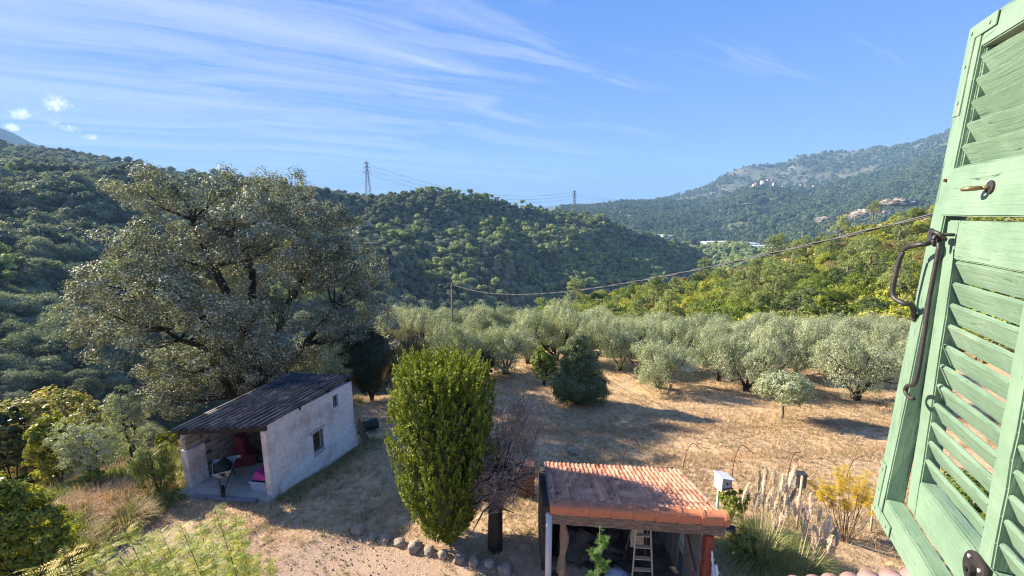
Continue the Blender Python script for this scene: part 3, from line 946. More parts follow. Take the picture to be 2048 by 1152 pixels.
for (px, py, h) in ((1555, 520, 9), (1607, 512, 7), (1580, 515, 6), (1745, 440, 6.5), (1680, 478, 8), (1640, 494, 5)):
    p = atd(px, py, 172)
    o = ob('pine_tree', HP[int(rng.integers(0, 4))])
    o.location = p
    o.scale = (h / 6.5,) * 3
    tag(o, {1555: 'tall pine on the hillside crest, leftmost of the three left of the industrial halls gap', 1607: 'tall pine on the hillside crest, rightmost of the three close together', 1580: 'middle and lowest of the three pines close together on the hillside crest', 1745: 'pine on the upper crest of the sunlit hillside nearest the shutter', 1680: 'tall single pine before the pale cliffs on the hillside crest', 1640: 'shorter crest pine between the group of three and the cliff pine'}[px], 'tree', 'pines on the hillside crest')

# umbrella pines along the far left skyline
lb = [(0, 0, 1.6, .9, .9, .65), (.45, .2, 1.4, .6, .6, .45), (-.5, .1, 1.45, .55, .6, .45)]
UP = crown_mesh('umbrella_pine', M['ridge'], lb, 40, 10, .2, .12, .5, core=[((0, 0, 1.6), (.75, .75, .52))], trunk=[([(0, 0, -.6), (0.04, 0, 1.8)], [.12, .10])])[0]
SKP = [384, 404, 430, 453, 479, 495, 518, 538, 622, 642, 654, 676, 688, 713, 728, 342, 4, 236, 258, 278]
for (px, py, h) in ((384, 350, 15), (404, 352, 11), (430, 353, 21), (453, 356, 16), (479, 358, 14), (495, 362, 12), (518, 364, 13), (538, 368, 13), (622, 382, 13), (642, 384, 10), (654, 386, 13),
                    (676, 388, 14), (688, 389, 13), (713, 392, 14), (728, 393, 10), (342, 347, 16), (4, 297, 16), (236, 326, 14), (258, 328, 15), (278, 332, 14)):
    p = atd(px, py, 900)
    o = ob('umbrella_pine', UP)
    s_ = h / F_PX * 900 / 2.4
    o.location = (p[0], p[1], p[2] - 1.2 - .45 * s_)
    o.scale = (s_ * rng.uniform(.9, 1.4), s_, s_ * rng.uniform(.85, 1.1))
    o.rotation_euler = (0, 0, rng.uniform(0, 6))
    tag(o, 'small umbrella pine on the far left skyline, %s of them' % nth(sorted(SKP).index(px)), 'tree', 'umbrella pines on the skyline')

# ------------------------------------------------------------------ pylons and lines
def pylon(px, py_base, py_top, dist, label):
    b = atd(px, py_base, dist)
    top = atd(px, py_top, dist)
    H = top[2] - b[2]
    t = thing('lattice_pylon', label, 'pylon', (b[0], b[1], b[2]), -math.atan2(b[0], b[1]) + .35)
    r = max(.15, dist * .00036)
    m = MB()
    w0, w1 = H * .068, H * .012
    cor = lambda f: w0 * (1 - f) ** 1.25 + w1 * (1 - (1 - f) ** 3) if f < 1 else w1
    lv = [0, .14, .27, .39, .5, .6, .69, .78, .87, .95]
    for sx in (-1, 1):
        for sy in (-1, 1):
            m.tube([(sx * cor(f), sy * cor(f), H * f) for f in lv], r * 1.3, 4)
    for a, c in zip(lv[:-1], lv[1:]):
        for s in (-1, 1):
            for d in (-1, 1):
                m.tube([(-d * cor(a), s * cor(a), H * a), (d * cor(c), s * cor(c), H * c)], r * .7, 3)
                m.tube([(s * cor(a), -d * cor(a), H * a), (s * cor(c), d * cor(c), H * c)], r * .7, 3)
    m.tube([(0, 0, H * .95), (0, 0, H)], r, 4)
    ob('lattice_mast', m.mesh('lattice_mast', M['steel']), t)
    tips = []
    for f, w in ((.93, .09), (.81, .11), (.69, .125)):
        a = MB()
        for s in (-1, 1):
            a.tube([(s * w1, 0, H * f + H * .02), (s * H * w * .75, 0, H * f)], r, 4)
            a.tube([(s * w1, 0, H * f - H * .01), (s * H * w * .75, 0, H * f)], r, 4)
            a.tube([(s * H * w * .75, 0, H * f), (s * H * w * .75, 0, H * f - H * .035)], r * 1.3, 4)
            tips.append((s * H * w * .75, 0, H * f - H * .035))
        ob('cross_arm', a.mesh('cross_arm', M['steel']), t)
    mt = Matrix.Translation(b) @ Matrix.Rotation(-math.atan2(b[0], b[1]) + .35, 4, 'Z')
    return [mt @ Vector(q) for q in tips]


def wire(name, a, b, sag, rad, mat, label, cat='cable', group=None, n=36, sides=5, parent=None):
    a, b = Vector(a), Vector(b)
    pts = [a.lerp(b, i / n) - Vector((0, 0, sag * 4 * (i / n) * (1 - i / n))) for i in range(n + 1)]
    o = ob(name, MB().tube(pts, rad, sides).mesh(name, mat, smooth=True), parent)
    if not parent:
        tag(o, label, cat, group)
    return o


T1 = pylon(737, 396, 320, 498, 'tall lattice pylon standing on the ridge above the holm oak crown')
T2 = pylon(1148, 428, 379, 640, 'shorter lattice pylon on the descending end of the central ridge')
T3 = pylon(605, 376, 349, 1100, 'tiny far lattice pylon rising behind the top of the large oak')
WN = [a + ' power line on the ' + b + ' arm' for a in ('top', 'middle', 'lowest') for b in ('near', 'far')]
for i in range(6):
    wire('power_line', T1[i], T2[i], 17, .075, M['cable'], '%s sagging between the two ridge pylons' % WN[i], 'power line', 'power lines between the ridge pylons')
for i in range(6):
    e = Vector(atd(1420 + i * 14, 392 - i * 5, 2100))
    wire('power_line', T2[i], e, 30, .05, M['cable'], '%s running from the far pylon towards the mountain' % WN[i], 'power line', 'power lines leaving the far pylon')
for i in range(6):
    wire('power_line', T3[i], T1[i], 22, .035, M['cable'], '%s from the tiny far pylon to the tall one' % WN[i], 'power line', 'power lines left of the tall pylon')

# ------------------------------------------------------------------ far houses, village, industrial sheds, cliff


def far_house(px, py, dist, w, h, dpt, name, label, group, rot=None, flat=False, mats=None):
    b = atd(px, py, dist)
    m = MB()
    m.box(-w / 2, w / 2, -dpt / 2, dpt / 2, -h * .6 - 1, h)
    t = thing(name, label, 'building', b, rng.uniform(-.5, .5) if rot is None else rot, group)
    ob('wall', m.mesh('wall', (mats or (M['wallf'], M['rooff']))[0]), t)
    r = MB()
    if flat:
        r.box(-w / 2 - .3, w / 2 + .3, -dpt / 2 - .3, dpt / 2 + .3, h + .004, h + .5)
    else:
        r.prism([(-w / 2 - .5, h + .01), (w / 2 + .5, h + .01), (0, h + w * .22)], -dpt / 2 - .4, dpt / 2 + .4)
    ob('roof', r.mesh('roof', (mats or (M['wallf'], M['rooff']))[1]), t)
    k = MB()
    for i in range(3):
        x = -w / 2 + w * (i + .5) / 3
        k.box(x - w * .06, x + w * .06, -dpt / 2 - .12, -dpt / 2 - .02, h * .45, h * .72)
    for s_ in (0,):
        ob('window', k.mesh('window', M['glass']), t)


VIL = ((1506, 368, 16, 9), (1512, 366, 15, 12), (1519, 366, 18, 10), (1524, 363, 15, 14), (1530, 363, 16, 16), (1536, 361, 18, 15), (1542, 363, 16, 14),
                       (1547, 362, 13, 20), (1551, 366, 16, 9), (1527, 368, 20, 8), (1516, 370, 17, 7), (1537, 368, 20, 9), (1500, 371, 15, 7))
for (px, py, w, h) in VIL:
    far_house(1524 + (px - 1524) * .9, py + 3, 1862 - rng.uniform(0, 20), w * .62, h * .55, 10, 'village_house', 'pale stone house in the hilltop village, %s in the cluster' % nth(sorted(q_[0] for q_ in VIL).index(px)), 'houses of the hilltop village')
CTH = ((1590, 366, 2150), (1602, 368, 2140), (1612, 369, 2120), (1628, 371, 2100), (1566, 372, 2050), (1571, 374, 2040), (1694, 368, 2080), (1706, 367, 2080), (1718, 366, 2090), (1734, 362, 2100),
                     (1786, 354, 2150), (1800, 352, 2160), (1868, 343, 2180), (1873, 342, 2180), (1459, 386, 2000), (1452, 384, 2600), (1436, 387, 2500), (1334, 410, 1990), (1300, 411, 1980), (1244, 433, 1550), (1424, 404, 1960),
                     (1634, 358, 2600), (1600, 352, 2700), (1660, 340, 2900), (1702, 356, 2350))
for (px, py, ds) in CTH:
    far_house(px, py + 2, ds - 15, rng.uniform(7, 12), rng.uniform(2.6, 4.2), 7, 'country_house', 'small pale house on the far wooded slope, %s of those scattered' % nth(sorted(q_[0] for q_ in CTH).index(px)), 'houses scattered on the mountain slope')
IND = ((1422, 489, 34, 1010), (1440, 488, 46, 1020), (1470, 490, 60, 1010), (1490, 492, 50, 985), (1515, 497, 60, 960), (1526, 501, 40, 930), (1505, 505, 30, 860), (1318, 474, 24, 1130), (1332, 476, 26, 1120), (1450, 493, 26, 960))
for (px, py, w, dd) in IND:
    far_house(px, py, dd, w, 5.5, 22, 'industrial_building', 'low white industrial hall on the valley floor, %s of the row' % nth(sorted(q_[0] for q_ in IND).index(px)), 'industrial buildings in the valley', rot=.1, flat=True, mats=(M['shed_white'], M['shed_white']))
CLF = ((1655, 440, 40, 16), (1672, 446, 60, 20), (1695, 449, 70, 26), (1712, 438, 50, 24), (1738, 430, 60, 26), (1765, 432, 45, 24), (1278, 441, 35, 22), (1300, 455, 40, 24), (1262, 434, 30, 14), (1800, 405, 50, 14), (1500, 408, 40, 6))
for (px, py, w, h) in CLF:
    c = atd(px, py, (1130 if px > 1600 else 1400) - (180 if px > 1780 else 0))
    v, f = blob((0, 0, 0), (w * .42, 12, h * .40), 4, .5, 6.5, px * .1)
    o = ob('rock_outcrop', np_mesh('rock_outcrop', v, f, M['rock']))
    o.location = c
    o.rotation_euler = (0, 0, -math.atan2(c[0], c[1]))
    tag(o, 'pale limestone cliff on the wooded valley side, %s of the outcrops' % nth(sorted(q_[0] for q_ in CLF).index(px)), 'cliff', 'limestone outcrops on the valley side')

# ------------------------------------------------------------------ haze
hz, T = new_mat('thin_air_haze')
pv = T.n('ShaderNodeVolumePrincipled', {'Color': (.34, .62, 1.0, 1), 'Density': 0.00015, 'Anisotropy': 0.0})
T.n('ShaderNodeOutputMaterial', {'Volume': pv.outputs[0]})
mb = MB().box(-6500, 6500, -600, 7200, -125, 800)
tag(ob('haze', mb.mesh('haze', hz)), 'thin bluish air over the valley', 'haze', kind='stuff')

# ------------------------------------------------------------------ near trees


def full_tree(name, label, cat, base, crown_me, trunk_me, scale=(1, 1, 1), rotz=0.0, group=None, extra=None):
    t = thing(name, label, cat, base, rotz, group)
    t.scale = scale
    ob('crown', crown_me, t)
    if trunk_me:
        ob('trunk', trunk_me, t)
    return t


def limbs(cc, stems, mat, k=40, r0=.12, r1=.03, curve=.3, start=(.25, .85)):
    """tapered stems plus limbs out to some of the leaf clusters"""
    mb = MB()
    for pts, rad in stems:
        pts = [Vector(p) for p in pts]
        fine_, fr = [], []
        n = len(pts)
        for i in range(n - 1):
            for j in range(4):
                u = j / 4
                fine_.append(pts[i].lerp(pts[i + 1], u) + Vector((random.uniform(-1, 1), random.uniform(-1, 1), 0)) * rad[i] * .18)
                fr.append(rad[i] * (1 - u) + rad[i + 1] * u)
        fine_.append(pts[-1])
        fr.append(rad[-1])
        mb.tube(fine_, fr, 8)
    sel = rng.choice(len(cc), min(k, len(cc)), replace=False)
    for j in sel:
        c = Vector(cc[j])
        best = None
        for pts, rad in stems:
            for i in range(len(pts) - 1):
                for u in (0., .5):
                    p = Vector(pts[i]).lerp(Vector(pts[i + 1]), u)
                    if p.z < c.z - .1 * (c - p).length and p.z >= start[0] * 0:
                        d = (c - p).length + max(0, p.z - c.z) * 2
                        if best is None or d < best[0]:
                            best = (d, p, rad[i])
        if best is None:
            continue
        _, p, rr_ = best
        L = (c - p).length
        mid = p.lerp(c, .5) + Vector((random.uniform(-.1, .1) * L, random.uniform(-.1, .1) * L, -curve * .3 * L))
        a = min(r0, rr_ * .7)
        pts = [p, p.lerp(mid, .5), mid, mid.lerp(c, .5), c]
        mb.tube(pts, [a, a * .8, a * .6, a * .4 + r1 * .3, r1 * .5], 5)
    return mb.mesh('trunk', mat, smooth=True)


# the large holm oak behind the shed
OAKD = 28.0
ob_ = atg(505, 815)
oak_b = atd(505, 800, OAKD)
oz = float(ground(oak_b[0], oak_b[1]))
K = OAKD / F_PX


def oakp(px, py, dd=0.0):
    p = atd(px, py, OAKD + dd)
    return (p[0] - oak_b[0], p[1] - oak_b[1], p[2] - oz)


lobes = []
for (px, py, dd, rx, rz) in ((350, 395, 0, 62, 42), (430, 400, .5, 80, 50), (520, 430, -1, 85, 60), (610, 430, 0, 75, 55), (660, 470, .5, 50, 50), (470, 500, -2.5, 110, 80), (620, 540, -2, 110, 80),
                            (720, 560, 0, 58, 58), (330, 520, 0, 90, 60), (252, 545, .5, 64, 44), (212, 562, 1, 34, 30), (290, 610, -.5, 90, 60), (420, 620, -2.8, 100, 70), (560, 650, -2.5, 100, 60), (690, 650, -.5, 76, 62),
                            (300, 700, 0, 72, 55), (330, 770, 0, 72, 48), (400, 720, 1, 90, 70), (500, 560, 2.5, 200, 130), (260, 660, 1, 50, 45), (380, 790, 1, 60, 40), (640, 720, 1.5, 80, 50), (450, 700, -.8, 80, 50), (560, 720, -.5, 80, 50), (250, 590, -1, 60, 50), (560, 400, 2, 70, 45), (300, 370, 0, 22, 18), (740, 620, 0, 36, 46)):
    c = oakp(px, py, dd)
    q = OAKD / F_PX * 0.84
    lobes.append(c + (rx * q, rx * q * .85, rz * q))
_, _, _, bough = crown_pts(lobes, 165, 1, .5, shell=(.55, .98), zmin=-.75)
lob2 = [tuple(b_) + (1.15 * k_, 1.15 * k_, .8 * k_) for b_, k_ in zip(bough, rng.uniform(.75, 1.25, len(bough)))]
C, N, tt, cc = crown_pts(lob2, 1500, 130, .46, shell=(.70, 1.08), zmin=-.55, flat=.85, out=.6, rand=.65)
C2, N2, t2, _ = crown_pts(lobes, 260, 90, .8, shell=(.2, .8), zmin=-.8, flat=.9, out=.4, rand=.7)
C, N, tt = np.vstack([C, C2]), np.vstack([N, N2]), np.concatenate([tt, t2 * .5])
tt = np.where(rng.random(len(tt)) < .20, rng.uniform(.8, 1, len(tt)), tt * .72)  # random pale leaves: grey undersides, their tint also painting in sun sparkle
V, Fq = leaf_quads(C, N, rng.uniform(.042, .085, len(C)), rng.uniform(.022, .042, len(C)))
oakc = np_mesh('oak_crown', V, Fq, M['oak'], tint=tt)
b0 = Vector((0, 0, -.3))
q = oakp
stems = [([(-.2, 0, -.3), q(505, 740, .2), q(500, 640, 0), q(505, 540, 0), q(470, 450, 0)], [.42, .34, .26, .17, .06]),
         ([(.5, .1, -.3), q(540, 720, .3), q(560, 640, 0), q(600, 560, 0), q(640, 480, 0)], [.36, .30, .22, .15, .05]),
         ([(-.6, .2, -.3), q(470, 720, 0), q(420, 650, -.3), q(350, 590, -.3), q(250, 540, 0)], [.34, .28, .22, .15, .05]),
         ([(-.9, .5, -.3), q(440, 740, 1), q(400, 690, 1), q(360, 680, 1), q(300, 640, .5)], [.28, .22, .17, .12, .05]),
         ([(.2, -.2, -.3), q(515, 700, -1), q(450, 580, -1.5), q(400, 480, -1), q(370, 400, 0)], [.3, .25, .2, .14, .05]),
         ([(.9, .2, -.3), q(575, 730, .5), q(640, 650, 0), q(700, 580, 0)], [.26, .2, .14, .05])]
oakt = limbs(bough, stems, M['bark'], 110, .12, .02, curve=.25)
full_tree('holm_oak', 'huge grey-green holm oak with dark spreading limbs behind the corrugated shed', 'tree', (oak_b[0], oak_b[1], oz), oakc, oakt)

# olive trees: four shared shapes
OL = []
for k in range(5):
    lb = []
    for j in range(9):
        a = j * 2.4 + rng.uniform(-.5, .5)
        r_ = rng.uniform(.2, .62)
        lb.append((r_ * math.cos(a), r_ * math.sin(a), rng.uniform(.34, .74), rng.uniform(.28, .42), rng.uniform(.28, .42), rng.uniform(.2, .27)))
    C, N, tt, cc = crown_pts(lb, 230, 84, .115, shell=(.6, 1.05), zmin=-.7, flat=1.0, out=.3)
    A = unit(sphere_dirs(len(C), -.2) + np.array([0, 0, .7]))
    V, Fq = leaf_quads(C, N, rng.uniform(.013, .022, len(C)), rng.uniform(.004, .0075, len(C)), A)
    cm = np_mesh('olive_crown', V, Fq, M['olive'], tint=tt)
    st = []
    for j in range(3 + k % 2):
        a = j * 2.1 + k
        r_ = .05 + .05 * j
        st.append(([(0.02 * math.cos(a), .02 * math.sin(a), -.04), (r_ * .5 * math.cos(a), r_ * .5 * math.sin(a), .12), (r_ * 2.2 * math.cos(a), r_ * 2.2 * math.sin(a), .32), (r_ * 3.5 * math.cos(a), r_ * 3.5 * math.sin(a), .55)], [.045, .035, .022, .01]))
    OL.append((cm, limbs(cc, st, M['bark'], 34, .018, .005)))

olv = [(935, 765, 632, 155, 'broad olive tree just left of the grove, above the golden thuja'), (1012, 748, 640, 120, 'olive tree at the left end of the grove beside the bare track'),
       (1056, 728, 612, 118, 'tall olive tree rising behind the bright green bush'), (1112, 722, 606, 118, 'tallest olive tree, directly behind the ivy-like conifer'),
       (1185, 735, 622, 110, 'olive tree at the right shoulder of the dark conifer'), (1240, 742, 645, 92, 'olive with visible trunk between the conifer and the next broad olive'),
       (1318, 776, 672, 140, 'broad olive with low branching trunks at the front of the grove, right of the conifer'), (1285, 738, 636, 100, 'olive tree showing above the broad front olive'),
       (1358, 740, 642, 100, 'olive tree standing beside the white boulder'), (1436, 762, 655, 112, 'leaning olive with a dark bare trunk in the middle of the grove'),
       (1492, 782, 668, 132, 'bushy olive hanging low behind the small meadow olive'), (1410, 735, 640, 100, 'olive top behind the leaning olive'),
       (1545, 755, 646, 110, 'olive tree behind the small meadow olive'), (1592, 752, 634, 112, 'dark trunked olive between the two front olives on the right'),
       (1650, 745, 642, 110, 'olive tree left behind the widest olive near the shutter'), (1712, 800, 660, 182, 'widest olive with four forked trunks near the green shutter'),
       (1775, 745, 646, 110, 'olive tree closest to the green shutter edge'), (860, 712, 634, 90, 'pale olive behind the dark evergreen beyond the shed')]
for i in range(36):
    px = 815 + (i % 18) * 58 + rng.uniform(-14, 14)
    rw = i // 18
    olv.append((px, (704 if px < 1200 else 712) - 16 * rw, (rng.uniform(612, 628) if px < 1250 else rng.uniform(628, 642)) - 5 * rw, rng.uniform(85, 118), None))
for i, (px, pb, pt, w, lbx) in enumerate(olv):
    b = atg(px, pb)
    h = (z_at(px, pt, b) - b[2]) / .98
    dist = math.hypot(b[0], b[1])
    wd = 1.1 * w / F_PX * (b[1] * math.cos(PITCH) + (CAM_Z - b[2]) * math.sin(PITCH)) / 1.75
    cm, tm = OL[i % 5]
    full_tree('olive_tree', lbx or 'olive crown in the %s row of the grove, %s' % ('last' if i - 18 >= 18 else 'last but one', nth((i - 18) % 18)), 'olive tree', (b[0], b[1], b[2] - .05), cm, tm, (wd, wd, h), rng.uniform(0, 6.3),
              'olive trees of the grove' if lbx else 'olive trees in the back rows')
# small olive in the meadow
b = atg(1563, 838)
h = z_at(1563, 742, b) - b[2]
C, N, tt, cc = crown_pts([(0, 0, .62, .40, .40, .26), (.18, .1, .66, .26, .26, .2), (-.2, 0, .6, .26, .24, .22), (0, -.1, .78, .28, .28, .16)], 130, 60, .10, shell=(.5, 1.05), zmin=-.8, flat=1, out=.3)
A = unit(sphere_dirs(len(C), -.2) + np.array([0, 0, .6]))
V, Fq = leaf_quads(C, N, rng.uniform(.02, .036, len(C)), rng.uniform(.007, .011, len(C)), A)
tm = limbs(cc, [([(0, 0, -.03), (.01, 0, .15), (.0, .01, .32)], [.024, .02, .016]), ([(.0, .01, .3), (.1, 0, .45), (.18, .03, .6)], [.014, .01, .005]), ([(.0, .01, .3), (-.1, 0, .48), (-.15, .03, .62)], [.014, .01, .005])], M['bark_l'], 26, .01, .004)
full_tree('small_olive_tree', 'small round olive tree standing alone in the mown meadow', 'olive tree', tuple(b), np_mesh('small_olive_crown', V, Fq, M['olive'], tint=tt), tm, (h * 1.18, h * 1.18, h * 1.04))

# generic bushes with their own shapes


def bush(name, label, cat, px, pyb, pyt, w, mat, dist=None, n=160, per=40, leaf=.05, aspect=.5, lob=None, clr=.16, depth=.8, bark='bark', group=None, ntr=3, core=False, out=.5, up=None, zmin=-.85, seedrot=0):
    """one plant, shape given in units of its width/height box"""
    if dist is None:
        b = atg(px, pyb)
    else:
        b = atd(px, pyb, dist)
        if dist > 0:
            gz = float(ground(b[0], b[1]))
            b = np.array([b[0], b[1], gz])
    fd = b[1] * math.cos(PITCH) + (CAM_Z - b[2]) * math.sin(PITCH)
    W_ = w / F_PX * fd / 2
    H_ = z_at(px, pyt, b) - b[2]
    if lob is None:
        lob = [(0, 0, .5, .8, .8, .42)] + [(rng.uniform(-.5, .5), rng.uniform(-.4, .4), rng.uniform(.45, .75), rng.uniform(.35, .5), rng.uniform(.35, .5), rng.uniform(.2, .28)) for _ in range(5)]
    L3 = [(x * W_, y * W_ * depth, z * H_, a * W_, c * W_ * depth, d * H_) for x, y, z, a, c, d in lob]
    C, N, tt, cc = crown_pts(L3, n, per, clr * W_, shell=(.6, 1.03), zmin=zmin, out=out)
    A = None
    if up is not None:
        A = unit(sphere_dirs(len(C)) * (1 - up) + np.array([0, 0, up]))
    V, Fq = leaf_quads(C, N, leaf * rng.uniform(.7, 1.3, len(C)), leaf * aspect * rng.uniform(.8, 1.2, len(C)), A)
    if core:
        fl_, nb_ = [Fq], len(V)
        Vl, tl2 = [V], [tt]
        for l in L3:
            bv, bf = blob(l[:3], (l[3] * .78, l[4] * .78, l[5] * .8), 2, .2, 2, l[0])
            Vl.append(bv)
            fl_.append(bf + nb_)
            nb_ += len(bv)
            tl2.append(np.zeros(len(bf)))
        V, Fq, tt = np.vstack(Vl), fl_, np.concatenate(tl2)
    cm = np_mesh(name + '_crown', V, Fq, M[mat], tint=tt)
    st = []
    for j in range(ntr):
        a = j * 2.3 + .4
        st.append(([(0, 0, -.1), (.12 * W_ * math.cos(a), .12 * W_ * math.sin(a), H_ * .25), (.3 * W_ * math.cos(a), .3 * W_ * math.sin(a), H_ * .6)], [.03 * W_ + .01, .022 * W_ + .008, .01 * W_]))
    tm = limbs(cc, st, M[bark], 20, .02 * W_ + .004, .006)
    return full_tree(name, label, cat, (b[0], b[1], b[2]), cm, tm, group=group)


bush('evergreen_tree', 'near-black evergreen tree between the holm oak and the olive grove', 'tree', 818, 782, 634, 150, 'dark', n=230, per=60, leaf=.06, core=True)
bush('evergreen_tree', 'dark evergreen clump directly behind the roof end of the corrugated shed', 'tree', 740, 745, 640, 150, 'dark', dist=27, n=170, per=60, leaf=.06, core=True)
bush('young_olive_tree', 'young open olive tree in front of the dark evergreen beside the shed', 'olive tree', 748, 790, 690, 84, 'grey_leaf', n=80, per=32, leaf=.045, aspect=.35, clr=.2, bark='bark_l')
bush('leafy_shrub', 'pale grey-green shrub rising just behind the high end of the shed roof', 'shrub', 672, 780, 668, 76, 'grey_leaf', dist=23, n=100, per=36, leaf=.05, clr=.18)
bush('leafy_shrub', 'yellow-green shrub below the broad olive at the edge of the bare track', 'shrub', 905, 745, 682, 66, 'hillA', n=80, per=36, leaf=.06)
bush('leafy_shrub', 'dark shrub behind the right shoulder of the golden thuja', 'shrub', 962, 770, 700, 60, 'dark', n=80, per=40, leaf=.06)
bush('bright_bush', 'bright green leafy bush leaning against the left side of the dark conifer', 'bush', 1088, 770, 694, 64, 'bright', n=170, per=50, leaf=.05)
bush('cypress_bush', 'blue-green conical evergreen draped with ivy in front of the olive grove', 'conifer', 1158, 806, 664, 128, 'conifer', n=420, per=85, leaf=.042, clr=.15, core=True,
     lob=[(0, 0, .24, .86, .86, .25), (-.42, -.1, .28, .46, .5, .24), (.45, 0, .24, .46, .5, .22), (0, 0, .5, .62, .6, .22), (-.10, 0, .68, .52, .50, .19), (-.04, 0, .84, .36, .36, .15), (.25, .1, .58, .32, .34, .14)], zmin=-.9)

# golden thuja
tb = atg(895, 1078)
fd = tb[1] * math.cos(PITCH) + (CAM_Z - tb[2]) * math.sin(PITCH)
TW = 100 / F_PX * fd * .93
TH = z_at(890, 722, tb) - tb[2]
npl = 3600
zz = rng.uniform(0.02, 1, npl) ** .85
an = rng.uniform(0, 2 * np.pi, npl)
prof = np.interp(zz, [0, .08, .2, .4, .6, .78, .9, 1.0], [.30, .46, .68, .92, 1.0, 1.0, .94, .74])
rr = prof * rng.uniform(.72, 1.03, npl) * (1 + .07 * np.sin(an * 5 + zz * 7) + .05 * np.sin(an * 9 - zz * 5))
top = rng.random(npl) < .22
rr[top] *= np.sqrt(rng.random(top.sum()))
zz[top] = rng.uniform(.88, 1.0, top.sum())
PC = np.stack([rr * np.cos(an) * TW, rr * np.sin(an) * TW, zz * TH * .95 + .05], 1)
lean = unit(np.stack([np.cos(an) * .35, np.sin(an) * .35, np.ones(npl)], 1) + sphere_dirs(npl) * .15)
per = 20
u = np.tile(np.linspace(0, 1, per), npl)
pl = np.repeat(.14 + .42 * rng.random(npl) ** 2.2, per)
sd = sphere_dirs(npl * per) * (.055 * (1 - u) + .012)[:, None]
C = np.repeat(PC, per, 0) + np.repeat(lean, per, 0) * (u * pl)[:, None] + sd
Nn = unit(sphere_dirs(npl * per) + np.repeat(np.stack([np.cos(an), np.sin(an), an * 0 + .2], 1), per, 0) * .7)
V, Fq = leaf_quads(C, Nn, rng.uniform(.03, .055, len(C)), rng.uniform(.011, .02, len(C)), unit(np.repeat(lean, per, 0) + sphere_dirs(len(C)) * .5))
tnt = np.clip(np.repeat(rng.uniform(0, .5, npl), per) + u * .5, 0, 1)
th = thing('golden_thuja', 'large barrel-shaped golden-green thuja by the row of stones', 'conifer', tuple(tb))
ob('crown', np_mesh('thuja_crown', V, Fq, M['thuja'], tint=tnt), th)
mb = MB()
for j in range(9):
    a = j * .7
    mb.tube([(.1 * math.cos(a), .1 * math.sin(a), -.1), (TW * .3 * math.cos(a), TW * .3 * math.sin(a), TH * .4), (TW * .5 * math.cos(a), TW * .5 * math.sin(a), TH * .8)], [.07, .05, .02], 6)
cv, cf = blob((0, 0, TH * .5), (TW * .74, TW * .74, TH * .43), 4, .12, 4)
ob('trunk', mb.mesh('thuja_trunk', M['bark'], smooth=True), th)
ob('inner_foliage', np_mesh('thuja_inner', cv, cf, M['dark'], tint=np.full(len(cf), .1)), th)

# dead grey shrub with its trunk, right of the thuja
db = atg(990, 1098)
dt = thing('dead_conifer', 'dead grey conifer with bare twigs beside the right flank of the golden thuja', 'dead tree', tuple(db))
fd = db[1] * math.cos(PITCH) + (CAM_Z - db[2]) * math.sin(PITCH)
DH = z_at(1030, 806, db) - db[2]
mb = MB()
mb.tube([(0, 0, -.1), (.02, 0, DH * .25), (.0, .1, DH * .45), (.1, .3, DH * .7)], [.21, .19, .16, .05], 10)
for j in range(26):
    a = rng.uniform(0, 6.28)
    z0 = DH * rng.uniform(.25, .6)
    L = rng.uniform(.5, 1.2)
    mb.tube([(0, .05, z0), (L * .5 * math.cos(a), L * .5 * math.sin(a), z0 + L * .15), (L * math.cos(a), L * math.sin(a), z0 + L * rng.uniform(-.1, .7))], [.035, .022, .008], 5)
cl_, _n, _t, dcc = crown_pts([(.45, .35, DH * .68, .85, .75, DH * .24), (.7, .4, DH * .86, .5, .45, DH * .12), (0, 0, DH * .44, .62, .5, DH * .2), (-.15, .1, DH * .6, .5, .5, DH * .2)], 130, 105, .25, shell=(.35, 1.05), zmin=-1, flat=1.3)
nt = len(cl_)
A = unit(_n * .35 + np.repeat(sphere_dirs(130) * .6 + np.array([.15, 0, .75]), 105, 0) + sphere_dirs(nt) * .55)
V, Fq = leaf_quads(cl_, unit(np.cross(A, sphere_dirs(nt))), rng.uniform(.03, .13, nt), rng.uniform(.003, .009, nt), A)
for c in dcc[::3]:
    p = Vector((0, .05, DH * rng.uniform(.2, .5)))
    q_ = Vector(c)
    mb.tube([p, p.lerp(q_, .5) + Vector((0, 0, rng.uniform(-.15, .05))), q_], [.028, .016, .006], 4)
ob('trunk', mb.mesh('dead_trunk', M['bark'], smooth=True), dt)
ob('twigs', np_mesh('dead_twigs', V, Fq, M['dead'], tint=rng.random(nt)), dt)

